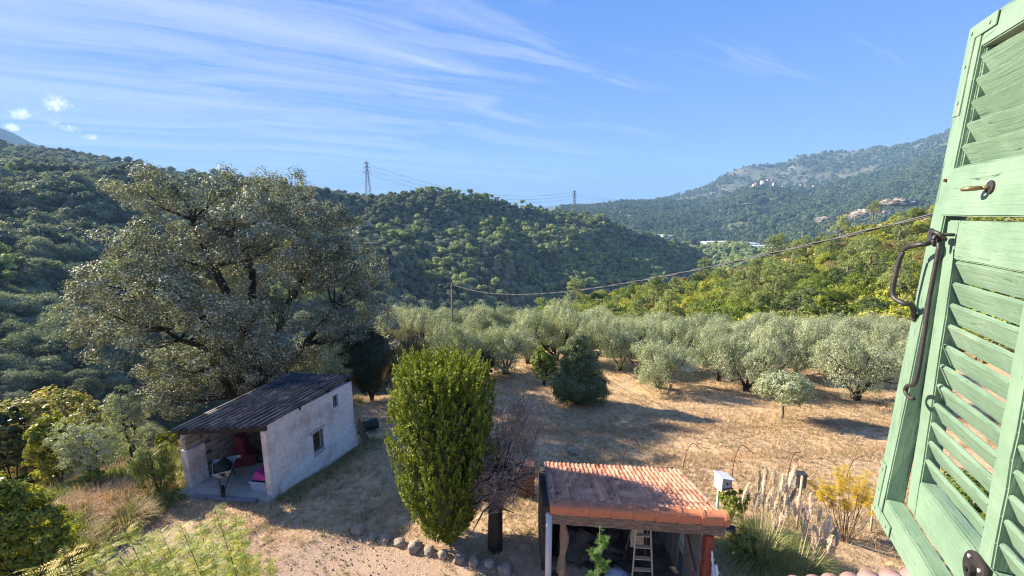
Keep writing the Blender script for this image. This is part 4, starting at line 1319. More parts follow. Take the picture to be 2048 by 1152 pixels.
# ------------------------------------------------------------------ left slope vegetation
LS = [  # name, label, px, base py, top py, width, dist, mat, leaf, aspect, n
    ('maple_tree', 'broad tree with autumn-tinged orange crown top at the far left below the dark ridge', 'tree', 95, 930, 768, 230, 36, 'autumn', .10, .7, 300),
    ('maple_tree', 'narrower yellow-green tree right of the autumn-tinged one', 'tree', 205, 930, 790, 110, 33, 'autumn', .09, .7, 190),
    ('evergreen_tree', 'dark shaded evergreen at the left frame edge below the autumn tree', 'tree', 20, 940, 800, 110, 27, 'dark', .08, .6, 170),
    ('deciduous_tree', 'glossy leafy tree in the middle of the left slope', 'tree', 120, 960, 815, 100, 23, 'lush', .065, .6, 200),
    ('olive_tree', 'wild olive with airy grey crown on the left slope left of the shed', 'olive tree', 185, 950, 822, 120, 21, 'olive', .05, .3, 200),
    ('olive_tree', 'tall grey olive between the left slope and the holm oak', 'olive tree', 262, 890, 752, 90, 25, 'olive', .055, .3, 180),
    ('leafy_shrub', 'silvery shrub under the left skirt of the holm oak', 'shrub', 300, 900, 838, 90, None, 'grey_leaf', .045, .6, 140),
    ('leafy_shrub', 'small dark-green shrub left of the shed among the weeds', 'shrub', 338, 905, 858, 50, None, 'lush', .04, .6, 80),
    ('leafy_shrub', 'yellowish shrub spreading across the left slope', 'shrub', 215, 935, 893, 110, None, 'hillA', .04, .6, 110),
    ('leafy_shrub', 'pale shrub at the left frame edge behind the big leafy bush', 'shrub', 20, 960, 900, 90, None, 'grey_leaf', .045, .5, 110),
    ('leafy_shrub', 'small vivid green shrub above the heap of dry straw', 'shrub', 185, 975, 938, 46, None, 'bright', .04, .6, 60),
    ('leafy_shrub', 'low yellowish scrub in the middle of the left slope', 'shrub', 110, 955, 905, 90, None, 'autumn', .04, .6, 90),
    ('broom_bush', 'upright green broom bush beside the left pillar of the shed', 'bush', 318, 985, 890, 108, None, 'broom', .075, .14, 150),
]
for (nm, lb_, ct, px, pb, pt, w, ds, mt_, lf, asp, nn) in LS:
    bush(nm, lb_, ct, px, pb, pt, w, mt_, dist=ds, n=nn, per=40, leaf=lf, aspect=asp, up=.75 if nm == 'broom_bush' else None)
bush('laurel_bush', 'big glossy yellow-green bush filling the lower left corner', 'bush', 62, 1170, 925, 190, 'lush', dist=12.3, n=420, per=60, leaf=.042, aspect=.55, clr=.13, depth=.9,
     lob=[(0, 0, .45, .9, .9, .4), (-.5, 0, .72, .5, .5, .24), (.3, 0, .7, .5, .5, .24), (.55, 0, .45, .4, .4, .25), (0, -.2, .8, .5, .4, .18)])
bush('laurel_bush', 'second yellow-green bush behind the big one at the left frame edge', 'bush', 10, 1080, 935, 110, 'lush', dist=14.0, n=170, per=54, leaf=.042, aspect=.55)


def blades(name, label, cat, c, n, L, spread, mat, wd=.008, zmul=1.0, up=.9, parent=None, droop=.5, seg=4):
    """many thin curved blades fanning out of one foot"""
    a = rng.uniform(0, 2 * np.pi, n)
    r0 = np.sqrt(rng.random(n)) * spread * .35
    ln = L * rng.uniform(.55, 1.15, n)
    ou = rng.uniform(.15, 1.0, n) * (1 - up) + rng.uniform(0, .35, n)
    dirh = np.stack([np.cos(a), np.sin(a)], 1)
    Vs = []
    side = np.stack([-np.sin(a), np.cos(a)], 1)
    for k in range(seg + 1):
        u_ = k / seg
        h_ = ln * (u_ * (1 - ou * .5) - droop * u_ ** 2.4 * ou * 1.2)
        ho = ln * ou * (u_ ** 1.4) * 1.1
        ctr = np.stack([dirh[:, 0] * (r0 + ho), dirh[:, 1] * (r0 + ho), h_ * zmul], 1)
        wv_ = wd * (1 - u_ * .85)
        for s_ in (-1, 1):
            Vs.append(ctr + np.stack([side[:, 0], side[:, 1], side[:, 0] * 0], 1) * wv_ * s_)
    V = np.stack(Vs, 1)
    nv = 2 * (seg + 1)
    base = np.arange(n)[:, None] * nv
    Fs = []
    for k in range(seg):
        Fs.append(np.concatenate([base + 2 * k, base + 2 * k + 1, base + 2 * k + 3, base + 2 * k + 2], 1))
    Fq = np.concatenate(Fs)
    tn = np.tile(rng.random(n), seg)
    me = np_mesh(name, V.reshape(-1, 3), Fq, M[mat], tint=tn)
    if parent is False:
        return me
    o = ob(name, me, parent)
    o.location = c
    if parent is None:
        tag(o, label, cat)
    return o


# heap of dry straw weeds on the left
for (px, py, L, n_, s_, lb_) in ((255, 1045, .95, 900, 1.5, 'large tangled heap of pale dry weeds on the left bank'), (190, 1000, .7, 400, 1.1, 'smaller tuft of dry weeds between the green shrub and the big bush'),
                                (300, 905, .7, 320, 1.0, 'pale seeding weeds under the silvery shrub'), (205, 1090, .5, 350, 1.1, 'low dry weeds at the foot of the heap')):
    b = atg(px, py)
    blades('dry_weeds', lb_, 'dry grass', b, n_, L, s_, 'straw', wd=.009, up=.1, droop=.9)

# ------------------------------------------------------------------ pampas grass
pb = atg(1520, 1115)
pg = thing('pampas_grass', 'pampas grass clump with upright cream plumes beside the tiled shelter', 'pampas grass', tuple(pb))
blades('blades', None, None, (0, 0, 0), 1500, 1.5, 1.6, 'pampas_leaf', wd=.007, up=.35, droop=.75, parent=pg)
pb2 = atg(1590, 1135)
pg2 = thing('pampas_grass', 'lower pampas grass clump with feathery plumes in front, nearer the shutter', 'pampas grass', tuple(pb2))
blades('blades', None, None, (0, 0, 0), 1300, 1.25, 1.5, 'pampas_leaf', wd=.007, up=.3, droop=.8, parent=pg2)


def plume_mesh(fluffy):
    n = 700 if fluffy else 520
    u_ = rng.random(n)
    w_ = np.sin(np.clip(u_, 0, 1) * np.pi * .92 + .12) * (.095 if fluffy else .06)
    a = rng.uniform(0, 6.28, n)
    C = np.stack([np.cos(a) * w_ * rng.random(n), np.sin(a) * w_ * rng.random(n), u_ * .5], 1)
    A = unit(np.stack([np.cos(a) * .4, np.sin(a) * .4, np.ones(n)], 1) + sphere_dirs(n) * (.35 if fluffy else .15))
    V, Fq = leaf_quads(C, unit(np.cross(A, sphere_dirs(n))), rng.uniform(.03, .06, n), rng.uniform(.006, .013, n), A)
    return np_mesh('plume', V, Fq, M['plume'], tint=rng.random(n))


PLM = [plume_mesh(False), plume_mesh(False), plume_mesh(True)]
for (root, rb, lst) in ((pg, pb, ((1517, 968, 0), (1532, 950, 0), (1527, 975, 0), (1547, 957, 0), (1563, 972, 0), (1577, 965, 0), (1581, 990, 0), (1511, 1005, 2), (1524, 1000, 2), (1538, 995, 2), (1550, 1005, 2), (1485, 990, 0), (1570, 995, 0), (1558, 985, 1), (1535, 1010, 2))),
                        (pg2, pb2, ((1560, 1035, 2), (1575, 1020, 2), (1590, 1018, 2), (1549, 1045, 2), (1606, 1050, 0), (1616, 1040, 0), (1622, 1015, 1), (1636, 1030, 1), (1641, 1060, 0), (1650, 1065, 2), (1628, 1085, 2), (1617, 1120, 0), (1662, 1070, 0), (1672, 1080, 0), (1605, 1065, 2), (1634, 1078, 0), (1655, 1090, 1)))):
    for k, (px, py, kd) in enumerate(lst):
        p = atd(px, py + 14, math.hypot(rb[0], rb[1]) + rng.uniform(-.45, .55)) - rb
        o = ob('plume', PLM[kd], root)
        s_ = rng.uniform(.85, 1.15)
        o.location = p
        o.scale = (s_, s_, s_ * rng.uniform(.85, 1.15))
        o.rotation_euler = (rng.uniform(-.15, .15), rng.uniform(-.05, .3), rng.uniform(0, 1))
        st = MB().tube([(p[0] * .5, p[1] * .4, 0), (p[0] * .8, p[1] * .8, p[2] * .6), tuple(p)], [.007, .006, .004], 4)
        ob('stem', st.mesh('plume_stem', M['wood_pale']), root)

# ------------------------------------------------------------------ frond plants (mimosa, yellow shrub)


def frond(nl=13, L=1.0, pw=.32, mode=0):
    """template: pinnate frond along +x, unit length; returns quads"""
    C, A, Ln = [], [], []
    for i in range(nl):
        u_ = (i + .8) / nl
        wv_ = pw * math.sin(math.pi * min(1, u_ * .85 + .12)) ** .7
        for s_ in (-1, 1):
            d = np.array([.45, s_ * 1.0, -.12])
            d /= np.linalg.norm(d)
            C.append(np.array([u_, 0, -.18 * u_ * u_]) + d * wv_ * .5)
            A.append(d)
            Ln.append(wv_ * .5)
    C.append(np.array([.5, 0, -.03]))
    A.append(np.array([1, 0, -.1]))
    Ln.append(.5)
    W_ = [l * .26 for l in Ln[:-1]] + [.008]
    C, A = np.array(C), np.array(A)
    V, _ = leaf_quads(C, np.tile([[0.1, 0, 1.]], (len(C), 1)) + rng.normal(0, .15, (len(C), 3)), np.array(Ln), np.array(W_), A)
    return V


FR = frond(9)


def frond_plant(name, label, cat, base, stems_, nf, fl, mat, up=.25, f0=.35):
    """stems_: list of (polyline, radii); fronds sprout along the upper two thirds"""
    t = thing(name, label, cat, tuple(base))
    mb = MB()
    for pts, rad in stems_:
        mb.tube(pts, rad, 5)
    ob('stem', mb.mesh(name + '_stem', M['stem'], smooth=True), t)
    Vs, tn = [], []
    tot = sum(len(s[0]) for s in stems_)
    for pts, rad in stems_:
        pts = np.array(pts, float)
        for k in range(nf):
            f = rng.uniform(f0, 1.0) * (len(pts) - 1)
            i = min(int(f), len(pts) - 2)
            p = pts[i] * (1 - (f - i)) + pts[i + 1] * (f - i)
            a = rng.uniform(0, 6.28)
            d = unit(np.array([math.cos(a), math.sin(a), rng.uniform(-.1, .9) * up * 3]))
            yv = unit(np.cross([0, 0, 1], d) + rng.normal(0, .25, 3))
            yv = unit(yv - d * (yv @ d))
            zv = np.cross(d, yv)
            s_ = fl * rng.uniform(.6, 1.2)
            Vs.append(p + (FR[:, :1] * d + FR[:, 1:2] * yv + FR[:, 2:] * zv) * s_)
            tn.append(np.full(len(FR) // 4, np.clip(rng.beta(1.6, 2.2) + .0, 0, 1)))
    V = np.concatenate(Vs)
    ob('fronds', np_mesh(name + '_fronds', V, np.arange(len(V)).reshape(-1, 4), M[mat], tint=np.concatenate(tn)), t)
    return t


def fan_stems(base, tips, split=.35, r=.02):
    out = []
    for (tp) in tips:
        tp = np.array(tp) - base
        mid = tp * split + np.array([0, 0, tp[2] * .12])
        out.append(([(0, 0, 0), tuple(mid), tuple(mid * .4 + tp * .6 + np.array([rng.uniform(-.1, .1), rng.uniform(-.1, .1), 0])), tuple(tp)], [r, r * .75, r * .4, r * .15]))
    return out


mbase = np.array([-3.2, 4.6, 0.0])
tips = []
for (px, py) in ((430, 1020), (470, 1035), (455, 1060), (400, 1045), (360, 1050), (320, 1060), (285, 1072), (250, 1060), (220, 1085), (235, 1120), (290, 1110), (340, 1100), (390, 1090), (420, 1090), (470, 1085), (505, 1110),
                 (540, 1118), (455, 1125), (400, 1135), (350, 1140), (300, 1145), (500, 1140), (430, 1150), (250, 1150), (205, 1145), (180, 1110), (375, 1070), (310, 1090), (330, 1125), (480, 1060), (275, 1095)):
    tips.append(atd(px, py, rng.uniform(5.0, 6.6)))
st = []
hub = np.array([-.0, .0, 3.2])
for tp in tips:
    tl = tp - mbase
    b2 = hub + np.array([tl[0] * .45, tl[1] * .3, -.4 + rng.uniform(-.2, .3)])
    st.append(([tuple(b2), tuple(b2 * .5 + tl * .5 + rng.normal(0, .05, 3)), tuple(tl)], [.009, .006, .003]))
t_ = frond_plant('mimosa_tree', 'feathery yellow-green mimosa top rising into the lower left of the view', 'tree', mbase, st, 150, .13, 'mimosa')
mb = MB()
mb.tube([(0, 0, -.1), (.05, 0, 1.5), (0, 0, 2.6), tuple(hub)], [.10, .08, .06, .05], 8)
for s_ in st:
    mb.tube([tuple(hub * .85), tuple((hub * .85 + np.array(s_[0][0])) / 2 + np.array([0, 0, -.1])), s_[0][0]], [.035, .025, .016], 5)
ob('trunk', mb.mesh('mimosa_trunk', M['stem'], smooth=True), t_)
# single mimosa shoot at the left and green sprig before the shelter
b = np.array([-5.6, 5.0, 0.0])
tl = atd(128, 1100, 6.4) - b
frond_plant('mimosa_shoot', 'small orange-tipped mimosa shoot left of the main mimosa', 'plant', b, [([(0, 0, 0), (tl[0] * .6, tl[1] * .6, tl[2] * .7), tuple(tl)], [.02, .014, .004]), ([(tl[0] * .6, tl[1] * .6, tl[2] * .7), tuple(tl + np.array([-.45, .1, -.3]))], [.01, .004]),
                                                                                                          ([(tl[0] * .6, tl[1] * .6, tl[2] * .7), tuple(tl + np.array([.35, .1, -.35]))], [.01, .004])], 26, .26, 'mimosa')
b = np.array([1.15, 4.9, 0.0])
tl = atd(1200, 1052, 5.6) - b
sprg = [([(0, 0, 0), (tl[0] * .5, tl[1] * .5, tl[2] * .55), (tl[0] * .9, tl[1] * .9, tl[2] * .8), tuple(tl)], [.02, .014, .01, .004])]
sprg += [([tuple(tl * f), tuple(tl * f + np.array([dx, 0, .16]))], [.007, .003]) for f, dx in ((.80, -.1), (.84, .1), (.88, -.09), (.92, .08))]
frond_plant('mimosa_shoot', 'fresh green mimosa shoot standing in front of the tiled shelter', 'plant', b, sprg, 80, .10, 'sprig', up=.5, f0=.45)
# yellow-leaved shrub
b = atg(1690, 1085)
tips = [atd(px, py, math.hypot(b[0], b[1]) + rng.uniform(-.5, .6)) for px, py in ((1620, 962), (1640, 955), (1660, 968), (1680, 960), (1700, 945), (1720, 955), (1745, 965), (1755, 985), (1730, 990), (1700, 990), (1660, 990), (1640, 978), (1685, 1000), (1715, 975), (1690, 930), (1760, 1000), (1675, 935), (1735, 940))]
stt = []
for tp in tips:
    tl = tp - b
    stt.append(([(tl[0] * .12, tl[1] * .1, 0), tuple(tl * .5 + rng.normal(0, .08, 3)), tuple(tl)], [.012, .009, .004]))
frond_plant('yellow_shrub', 'thin-stemmed shrub with golden yellow leaves left of the green shutter', 'shrub', b, stt, 60, .15, 'yellow', up=.05, f0=.72)
bush('citrus_bush', 'small yellow-green bush growing under the white birdhouse', 'bush', 1462, 1045, 968, 70, 'bright', n=60, per=30, leaf=.04, bark='stem')
bush('ivy_bush', 'green leafy shrub seen through the lower slats of the shutter', 'shrub', 1960, 1100, 940, 190, 'bright', n=150, per=40, leaf=.06)
bush('rosemary_bush', 'dark shrub in the shade between the shelter and the pampas grass', 'shrub', 1482, 1125, 1045, 80, 'broom', n=70, per=36, leaf=.06, aspect=.15, up=.6)

# ------------------------------------------------------------------ corrugated shed
FRc, BRc, FLc = np.array([-7.72, 12.3]), np.array([-6.55, 16.4]), np.array([-10.66, 12.74])
wdir = (BRc - FRc) / np.linalg.norm(BRc - FRc)
WL = float(np.linalg.norm(BRc - FRc))
wang = math.atan2(wdir[1], wdir[0])
shed = thing('corrugated_shed', 'white-rendered shed with dark corrugated lean-to roof and open front', 'shed', (FRc[0], FRc[1], 0), wang)
# shed local frame: x runs back along the long wall, y to the left (inwards), z up


def wl(px, py):
    """pixel on the outer face of the long wall -> (along, height)"""
    d = ray(px, py)
    nrm = np.array([-wdir[1], wdir[0]])
    t = (FRc @ nrm) / (d[:2] @ nrm)
    p = CAMV + d * t
    return float((p[:2] - FRc) @ wdir), float(p[2])


SWi = abs(float((FLc - FRc) @ np.array([-wdir[1], wdir[0]])))
SKEW = float((FLc - FRc) @ wdir)
w1a, w1b = wl(625, 868), wl(651, 910)
w2a, w2b = wl(665, 793), wl(677, 812)
w1 = (w1a[0], w1b[0], (wl(625, 908)[1] + wl(651, 898)[1]) / 2, (wl(625, 868)[1] + wl(651, 852)[1]) / 2)
w2 = (w2a[0], w2b[0], (wl(665, 817)[1] + wl(678, 811)[1]) / 2, (wl(665, 794)[1] + wl(677, 785)[1]) / 2)
print('windows', w1, w2, WL)
zt = lambda s: 2.46 - .055 * s
gb = lambda s: -.35 - .28 * s
m = MB()


def panel(m, s0, s1, z0, z1, z0b=None, z1b=None, y0=0, y1=.2):
    m.prism([(s0, z0), (s1, z0 if z0b is None else z0b), (s1, z1 if z1b is None else z1b), (s0, z1)], y0, y1)


panel(m, 0, w1[0], gb(0), zt(0), gb(w1[0]), zt(w1[0]))
panel(m, w1[0], w1[1], gb(w1[0]), w1[2], gb(w1[1]), w1[2])
panel(m, w1[0], w1[1], w1[3], zt(w1[0]), w1[3], zt(w1[1]))
panel(m, w1[1], w2[0], gb(w1[1]), zt(w1[1]), gb(w2[0]), zt(w2[0]))
panel(m, w2[0], w2[1], gb(w2[0]), w2[2], gb(w2[1]), w2[2])
panel(m, w2[0], w2[1], w2[3], zt(w2[0]), w2[3], zt(w2[1]))
panel(m, w2[1], WL, gb(w2[1]), zt(w2[1]), gb(WL), zt(WL))
# foundation step along the wall foot and the back wall
panel(m, .30, WL + .03, gb(0) - .1, .16, gb(WL) - .1, .34, -.11, -.003)
m.box(WL - .2, WL - .003, .203, SWi + .2, -1.8, 2.15)
ob('rendered_wall', m.mesh('rendered_wall', M['render']), shed)
lm = MB().box(w1[0] - .10, w1[1] + .06, -.035, .05, w1[3] + .002, w1[3] + .11).box(w1[0] - .02, w1[1] + .03, -.05, .15, w1[2] - .07, w1[2] - .002)
ob('window_lintel', lm.mesh('window_lintel', M['slab'], bevel=.01), shed)
for nm, w in (('window_frame', w1), ('window_frame', w2)):
    fr = MB()
    tk = .05
    fr.box(w[0] + .002, w[0] + tk, .05, .11, w[2] + .002, w[3] - .002).box(w[1] - tk, w[1] - .002, .05, .11, w[2] + .002, w[3] - .002)
    fr.box(w[0] + tk, w[1] - tk, .05, .11, w[2] + .002, w[2] + tk).box(w[0] + tk, w[1] - tk, .05, .11, w[3] - tk, w[3] - .002)
    if w is w2:
        mx = (w[0] + w[1]) / 2
        fr.box(mx - .018, mx + .018, .055, .105, w[2] + tk, w[3] - tk)
    wf = ob(nm, fr.mesh(nm, M['wood_grey']), shed)
    if w is w2:
        ob('pane', MB().box(w[0] + tk, w[1] - tk, .075, .082, w[2] + tk, w[3] - tk).mesh('pane', M['glass']), wf)
# left wall: concrete blocks one by one, rendered pier at the front end
BL, BHt = .5, .2
blk = MB().box(0.004, BL - .012, 0, .2, .004, BHt - .012).mesh('block', M['block'], bevel=.008)
yl = SWi
for r_ in range(-1, 11):
    x = SKEW + .9 - (.25 if r_ % 2 else 0)
    while x < WL - .75:
        o = ob('block', blk, shed)
        o.location = (x + random.uniform(-.004, .004), yl + .03 + random.uniform(-.008, .008), r_ * BHt)
        x += BL
m = MB().box(SKEW - .0, SKEW + .62, yl - .04, yl + .24, -1.2, 1.32)
ob('rendered_pier', m.mesh('rendered_pier', M['render'], bevel=.015), shed)
for r_ in range(4):
    o = ob('block', blk, shed)
    o.location = (SKEW + .02, yl + .0, 1.335 + r_ * .2)
o = MB().box(SKEW + .3, WL - .2, yl + .235, yl + .26, -1.4, 2.0)
ob('outer_render', o.mesh('outer_render', M['render']), shed)
ob('floor_slab', MB().add([(-.12, .0, .0), (-.12, -.0, -.3), (SKEW - .3, yl + .2, .0), (SKEW - .3, yl + .2, -.3), (WL - .2, .2, .0), (WL - .2, .2, -.3), (WL - .2, yl, .0), (WL - .2, yl, -.3)],
                          [(0, 2, 6, 4), (0, 1, 3, 2), (1, 5, 7, 3), (4, 6, 7, 5), (0, 4, 5, 1), (2, 3, 7, 6)]).mesh('floor_slab', M['slab']), shed)
mth = Matrix.Rotation(math.atan2(yl + .2, SKEW - .15), 4, 'Z')
ob('threshold', MB().box(.35, math.hypot(yl, SKEW) - .45, -.02, .10, -.25, .028, M=Matrix.Translation((-.17, 0, 0)) @ mth).mesh('threshold', M['curb'], bevel=.01), shed)
# roof: sheets of corrugated fibre cement
RC = [at(529, 853, 12.15), at(344, 862, 12.6), at(709, 752, 16.55), at(585, 748, 17.2)]
inv = (Matrix.Translation((FRc[0], FRc[1], 0)) @ Matrix.Rotation(wang, 4, 'Z')).inverted()
RC = [np.array(inv @ Vector(c)) for c in RC]
rp = lambda u, v: (RC[0] * (1 - u) + RC[1] * u) * (1 - v) + (RC[2] * (1 - u) + RC[3] * u) * v
NW = 13
ncol, nrow = 4, 3
for cidx in range(ncol):
    for ridx in range(nrow):
        u0, u1 = cidx / ncol - (.012 if cidx else 0), (cidx + 1) / ncol + .012
        v0, v1 = ridx / nrow - (.03 if ridx else 0), (ridx + 1) / nrow
        nu, nv = 4 * 10 + 1, 3
        vs, fs = [], []
        lift = .012 * (cidx % 2) + .014 * ridx
        for tk in (0, -.012):
            for j in range(nv):
                for i in range(nu):
                    u_ = u0 + (u1 - u0) * i / (nu - 1)
                    v_ = v0 + (v1 - v0) * j / (nv - 1)
                    p = rp(u_, v_)
                    vs.append((p[0], p[1], p[2] + .052 * math.cos(u_ * NW * 2 * math.pi) + tk + lift + random.uniform(-.002, .002)))
        hN = nu * nv
        for j in range(nv - 1):
            for i in range(nu - 1):
                a = j * nu + i
                fs.append((a, a + nu, a + nu + 1, a + 1))
                fs.append((hN + a, hN + a + 1, hN + a + nu + 1, hN + a + nu))
        for i in range(nu - 1):
            fs.append((i, i + 1, hN + i + 1, hN + i))
            a = (nv - 1) * nu + i
            fs.append((a + 1, a, hN + a, hN + a + 1))
        ob('roof_sheet', MB().add(vs, fs).mesh('roof_sheet', M['fibro'], smooth=True), shed)
bm_ = MB()
for v_, tk in ((.03, .09), (.35, .07), (.68, .07), (.95, .07)):
    a, b = rp(0.03, v_), rp(.97, v_)
    L = np.linalg.norm(b - a)
    Mx = Matrix.Translation(a) @ Vector(b - a).to_track_quat('X', 'Z').to_matrix().to_4x4()
    bm_.box(0, L, -.04, .04, -.05 - tk * 1.7, -.05, M=Mx)
ob('roof_beam', bm_.mesh('roof_beam', M['bark']), shed)


def on_shed(x, y, z=0):
    p = Matrix.Translation((FRc[0], FRc[1], 0)) @ Matrix.Rotation(wang, 4, 'Z') @ Vector((x, y, z))
    return p


def atz(px, py, z):
    d = ray(px, py)
    return CAMV + d * ((z - CAM_Z) / d[2])


# wheelbarrow
wb0 = atd(443, 958, np.hypot(*on_shed(.9, 1.75)[:2]))
wbp = atz(448, 972, .02)
wbp = (wbp[0], wbp[1] + .1, 0.0)
wbr = thing('wheelbarrow', 'galvanised wheelbarrow full of dark soil parked inside the open shed', 'wheelbarrow', wbp, R(-62))
def tray():
    bo = [(-.22, -.17), (.22, -.13), (.22, .13), (-.22, .17)]
    to = [(-.50, -.36), (.48, -.26), (.48, .26), (-.50, .36)]
    vs = [(x, y, .38) for x, y in bo] + [(x, y, .72) for x, y in to] + [(x * .95, y * .95, .40) for x, y in bo] + [(x * .96, y * .96, .725) for x, y in to]
    fs = [(3, 2, 1, 0), (8, 9, 10, 11)]
    for i in range(4):
        j = (i + 1) % 4
        fs += [(i, j, 4 + j, 4 + i), (8 + j, 8 + i, 12 + i, 12 + j), (4 + i, 4 + j, 12 + j, 12 + i)]
    return MB().add(vs, fs)
ob('tray', tray().mesh('tray', M['galv']), wbr)
v, f = blob((0, 0, .66), (.42, .27, .22), 2, .3, 3, 2)
ob('soil', np_mesh('soil', v, f, M['bark']), wbr)
fm_ = MB()
for s_ in (-1, 1):
    fm_.tube([(-1.05, s_ * .28, .62), (-.5, s_ * .26, .45), (.3, s_ * .12, .33), (.68, s_ * .05, .2)], .016, 6)
    fm_.tube([(-.3, s_ * .2, .38), (-.42, s_ * .24, .0), (-.2, s_ * .2, .36)], .014, 6)
ob('frame', fm_.mesh('frame', M['dark_metal']), wbr)
wh = MB()
for k in range(16):
    a0, a1 = k * math.pi / 8, (k + 1) * math.pi / 8
    wh.tube([(.7 + .16 * math.cos(a0), 0, .2 + .16 * math.sin(a0)), (.7 + .16 * math.cos(a1), 0, .2 + .16 * math.sin(a1))], .04, 6)
wheel = ob('wheel', wh.mesh('wheel', M['black'], smooth=True), wbr)
# red plastic chair-like hood, crate, purple tub, leaning board
rd = thing('red_machine_cover', 'faded red machine hood with a small pale label deep inside the shed', 'machine', tuple(atz(492, 925, .0)), R(20))
m = MB().prism([(-.35, 0), (.38, 0), (.38, .35), (.12, .5), (.02, 1.15), (-.22, 1.15), (-.32, .5)], -.3, .3)
ob('hood', m.mesh('hood', M['red_cloth'], bevel=.04), rd)
ob('sticker', MB().box(-.30, -.06, -.315, -.303, .40, .50).mesh('sticker', M['white_paint']), rd)
wh = MB()
for k in range(12):
    a0, a1 = k * math.pi / 6, (k + 1) * math.pi / 6
    wh.tube([(.5 + .17 * math.cos(a0), -.2, .2 + .17 * math.sin(a0)), (.5 + .17 * math.cos(a1), -.2, .2 + .17 * math.sin(a1))], .05, 6)
ob('wheel', wh.mesh('wheel', M['black'], smooth=True), rd)
tp = tuple(atz(521, 983, .0) + np.array([0, .15, 0]))
tb_ = thing('storage_tub', 'blue-grey plastic tub by the right jamb of the shed opening', 'tub', tp, R(-8))
m = MB()
bo = [(-.30, -.2), (.30, -.2), (.30, .2), (-.30, .2)]
vs = [(x * .85, y * .85, .012) for x, y in bo] + [(x, y, .36) for x, y in bo] + [(x * .8, y * .8, .03) for x, y in bo] + [(x * .95, y * .93, .362) for x, y in bo]
fs = [(3, 2, 1, 0), (8, 9, 10, 11)]
for i in range(4):
    j = (i + 1) % 4
    fs += [(i, j, 4 + j, 4 + i), (8 + j, 8 + i, 12 + i, 12 + j), (4 + i, 4 + j, 12 + j, 12 + i)]
m.add(vs, fs)
ob('tub_body', m.mesh('tub_body', M['bluegrey']), tb_)
ob('rim', MB().box(-.33, .33, -.225, -.2, .33, .37).box(-.33, .33, .2, .225, .33, .37).box(-.33, -.302, -.2, .2, .33, .37).box(.302, .33, -.2, .2, .33, .37).mesh('rim', M['bluegrey'], bevel=.005), tb_)
pp = (tp[0] + .02, tp[1] + .02, .375)
m = MB().prism([(-.27, 0), (.27, 0), (.20, .14), (-.05, .34), (-.14, .30)], -.16, .16)
o = ob('folded_tarpaulin', m.mesh('folded_tarpaulin', M['purple'], bevel=.02))
o.location = pp
o.rotation_euler = (0, 0, R(-8))
tag(o, 'purple-pink folded sheet lying on the blue-grey tub', 'sheet')
o = ob('leaning_board', MB().box(-.25, .25, -.015, .015, 0, .85).mesh('leaning_board', M['slab'], bevel=.004))
o.location = (tp[0] + .25, tp[1] + .65, .01)
o.rotation_euler = (R(-22), R(-28), wang + R(60))
tag(o, 'pale board leaning behind the purple sheet at the right inside the shed', 'board')
# things at the far end of the shed
b = atg(722, 866)
m = MB()
nr = 26
for i in range(nr):
    a = i * .55
    r_ = .06 + .0095 * i
vs_, fs_ = [], []
rollm = MB()
pts = []
sections = 14
for j in range(sections + 1):
    x = -.75 + 1.5 * j / sections
    rr_ = .27 + .02 * math.sin(j * 1.7)
    for k in range(20):
        a = 2 * math.pi * k / 20
        vs_.append((x, rr_ * math.cos(a) * (1 + .06 * math.sin(k * 2.3 + j)), rr_ * .9 * math.sin(a) + .25))
for j in range(sections):
    for k in range(20):
        k2 = (k + 1) % 20
        fs_.append((j * 20 + k, j * 20 + k2, (j + 1) * 20 + k2, (j + 1) * 20 + k))
rollm.add(vs_, fs_)
for s_, xx_ in ((1, .75), (-1, -.75)):
    for rr_ in (.25, .18, .11):
        ring = [(xx_ + s_ * .01, rr_ * math.cos(2 * math.pi * k / 16), rr_ * .9 * math.sin(2 * math.pi * k / 16) + .25) for k in range(17)]
        rollm.tube(ring, .018, 4)
o = ob('rolled_netting', rollm.mesh('rolled_netting', M['net'], smooth=True))
o.location = b
o.rotation_euler = (0, 0, wang + R(-35))
tag(o, 'thick roll of dark green netting lying at the far corner of the shed', 'roll')
for k, (px, py, tx, ty) in enumerate(((735, 888, 716, 842), (738, 882, 718, 838), (731, 893, 715, 850))):
    a = atg(px, py)
    c = at(tx, ty, 16.3)
    o = ob('leaning_plank', MB().tube([tuple(a), tuple(c)], .045, 4).mesh('leaning_plank', M['wood_old']))
    tag(o, ['middle grey plank leaning on the far corner of the shed wall', 'uppermost grey plank leaning on the far corner of the shed wall', 'lowest grey plank leaning on the far corner of the shed wall'][k], 'plank', 'planks leaning on the shed')

# ------------------------------------------------------------------ tiled shelter
SA, SB, SC, SD = at(1101, 1014, 8.5), at(1450, 1038, 8.0), at(1093, 930, 11.0), at(1352, 940, 10.75)
e1 = SB - SA
e2 = ((SC - SA) + (SD - SB)) / 2
RWd, RDp = np.linalg.norm(e1), np.linalg.norm(e2)
ex = Vector(e1 / RWd)
ey = Vector(e2 / RDp)
ez = ex.cross(ey).normalized()
shel = thing('tiled_shelter', 'open lean-to shelter with a stained terracotta tile roof on wooden posts', 'shelter', (SA[0], SA[1], 0))
inv = Matrix.Translation((SA[0], SA[1], 0)).inverted()
RM = inv @ Matrix(((ex.x, ey.x, ez.x, SA[0]), (ex.y, ey.y, ez.y, SA[1]), (ex.z, ey.z, ez.z, SA[2]), (0, 0, 0, 1)))
NCt, NRt = 32, 8


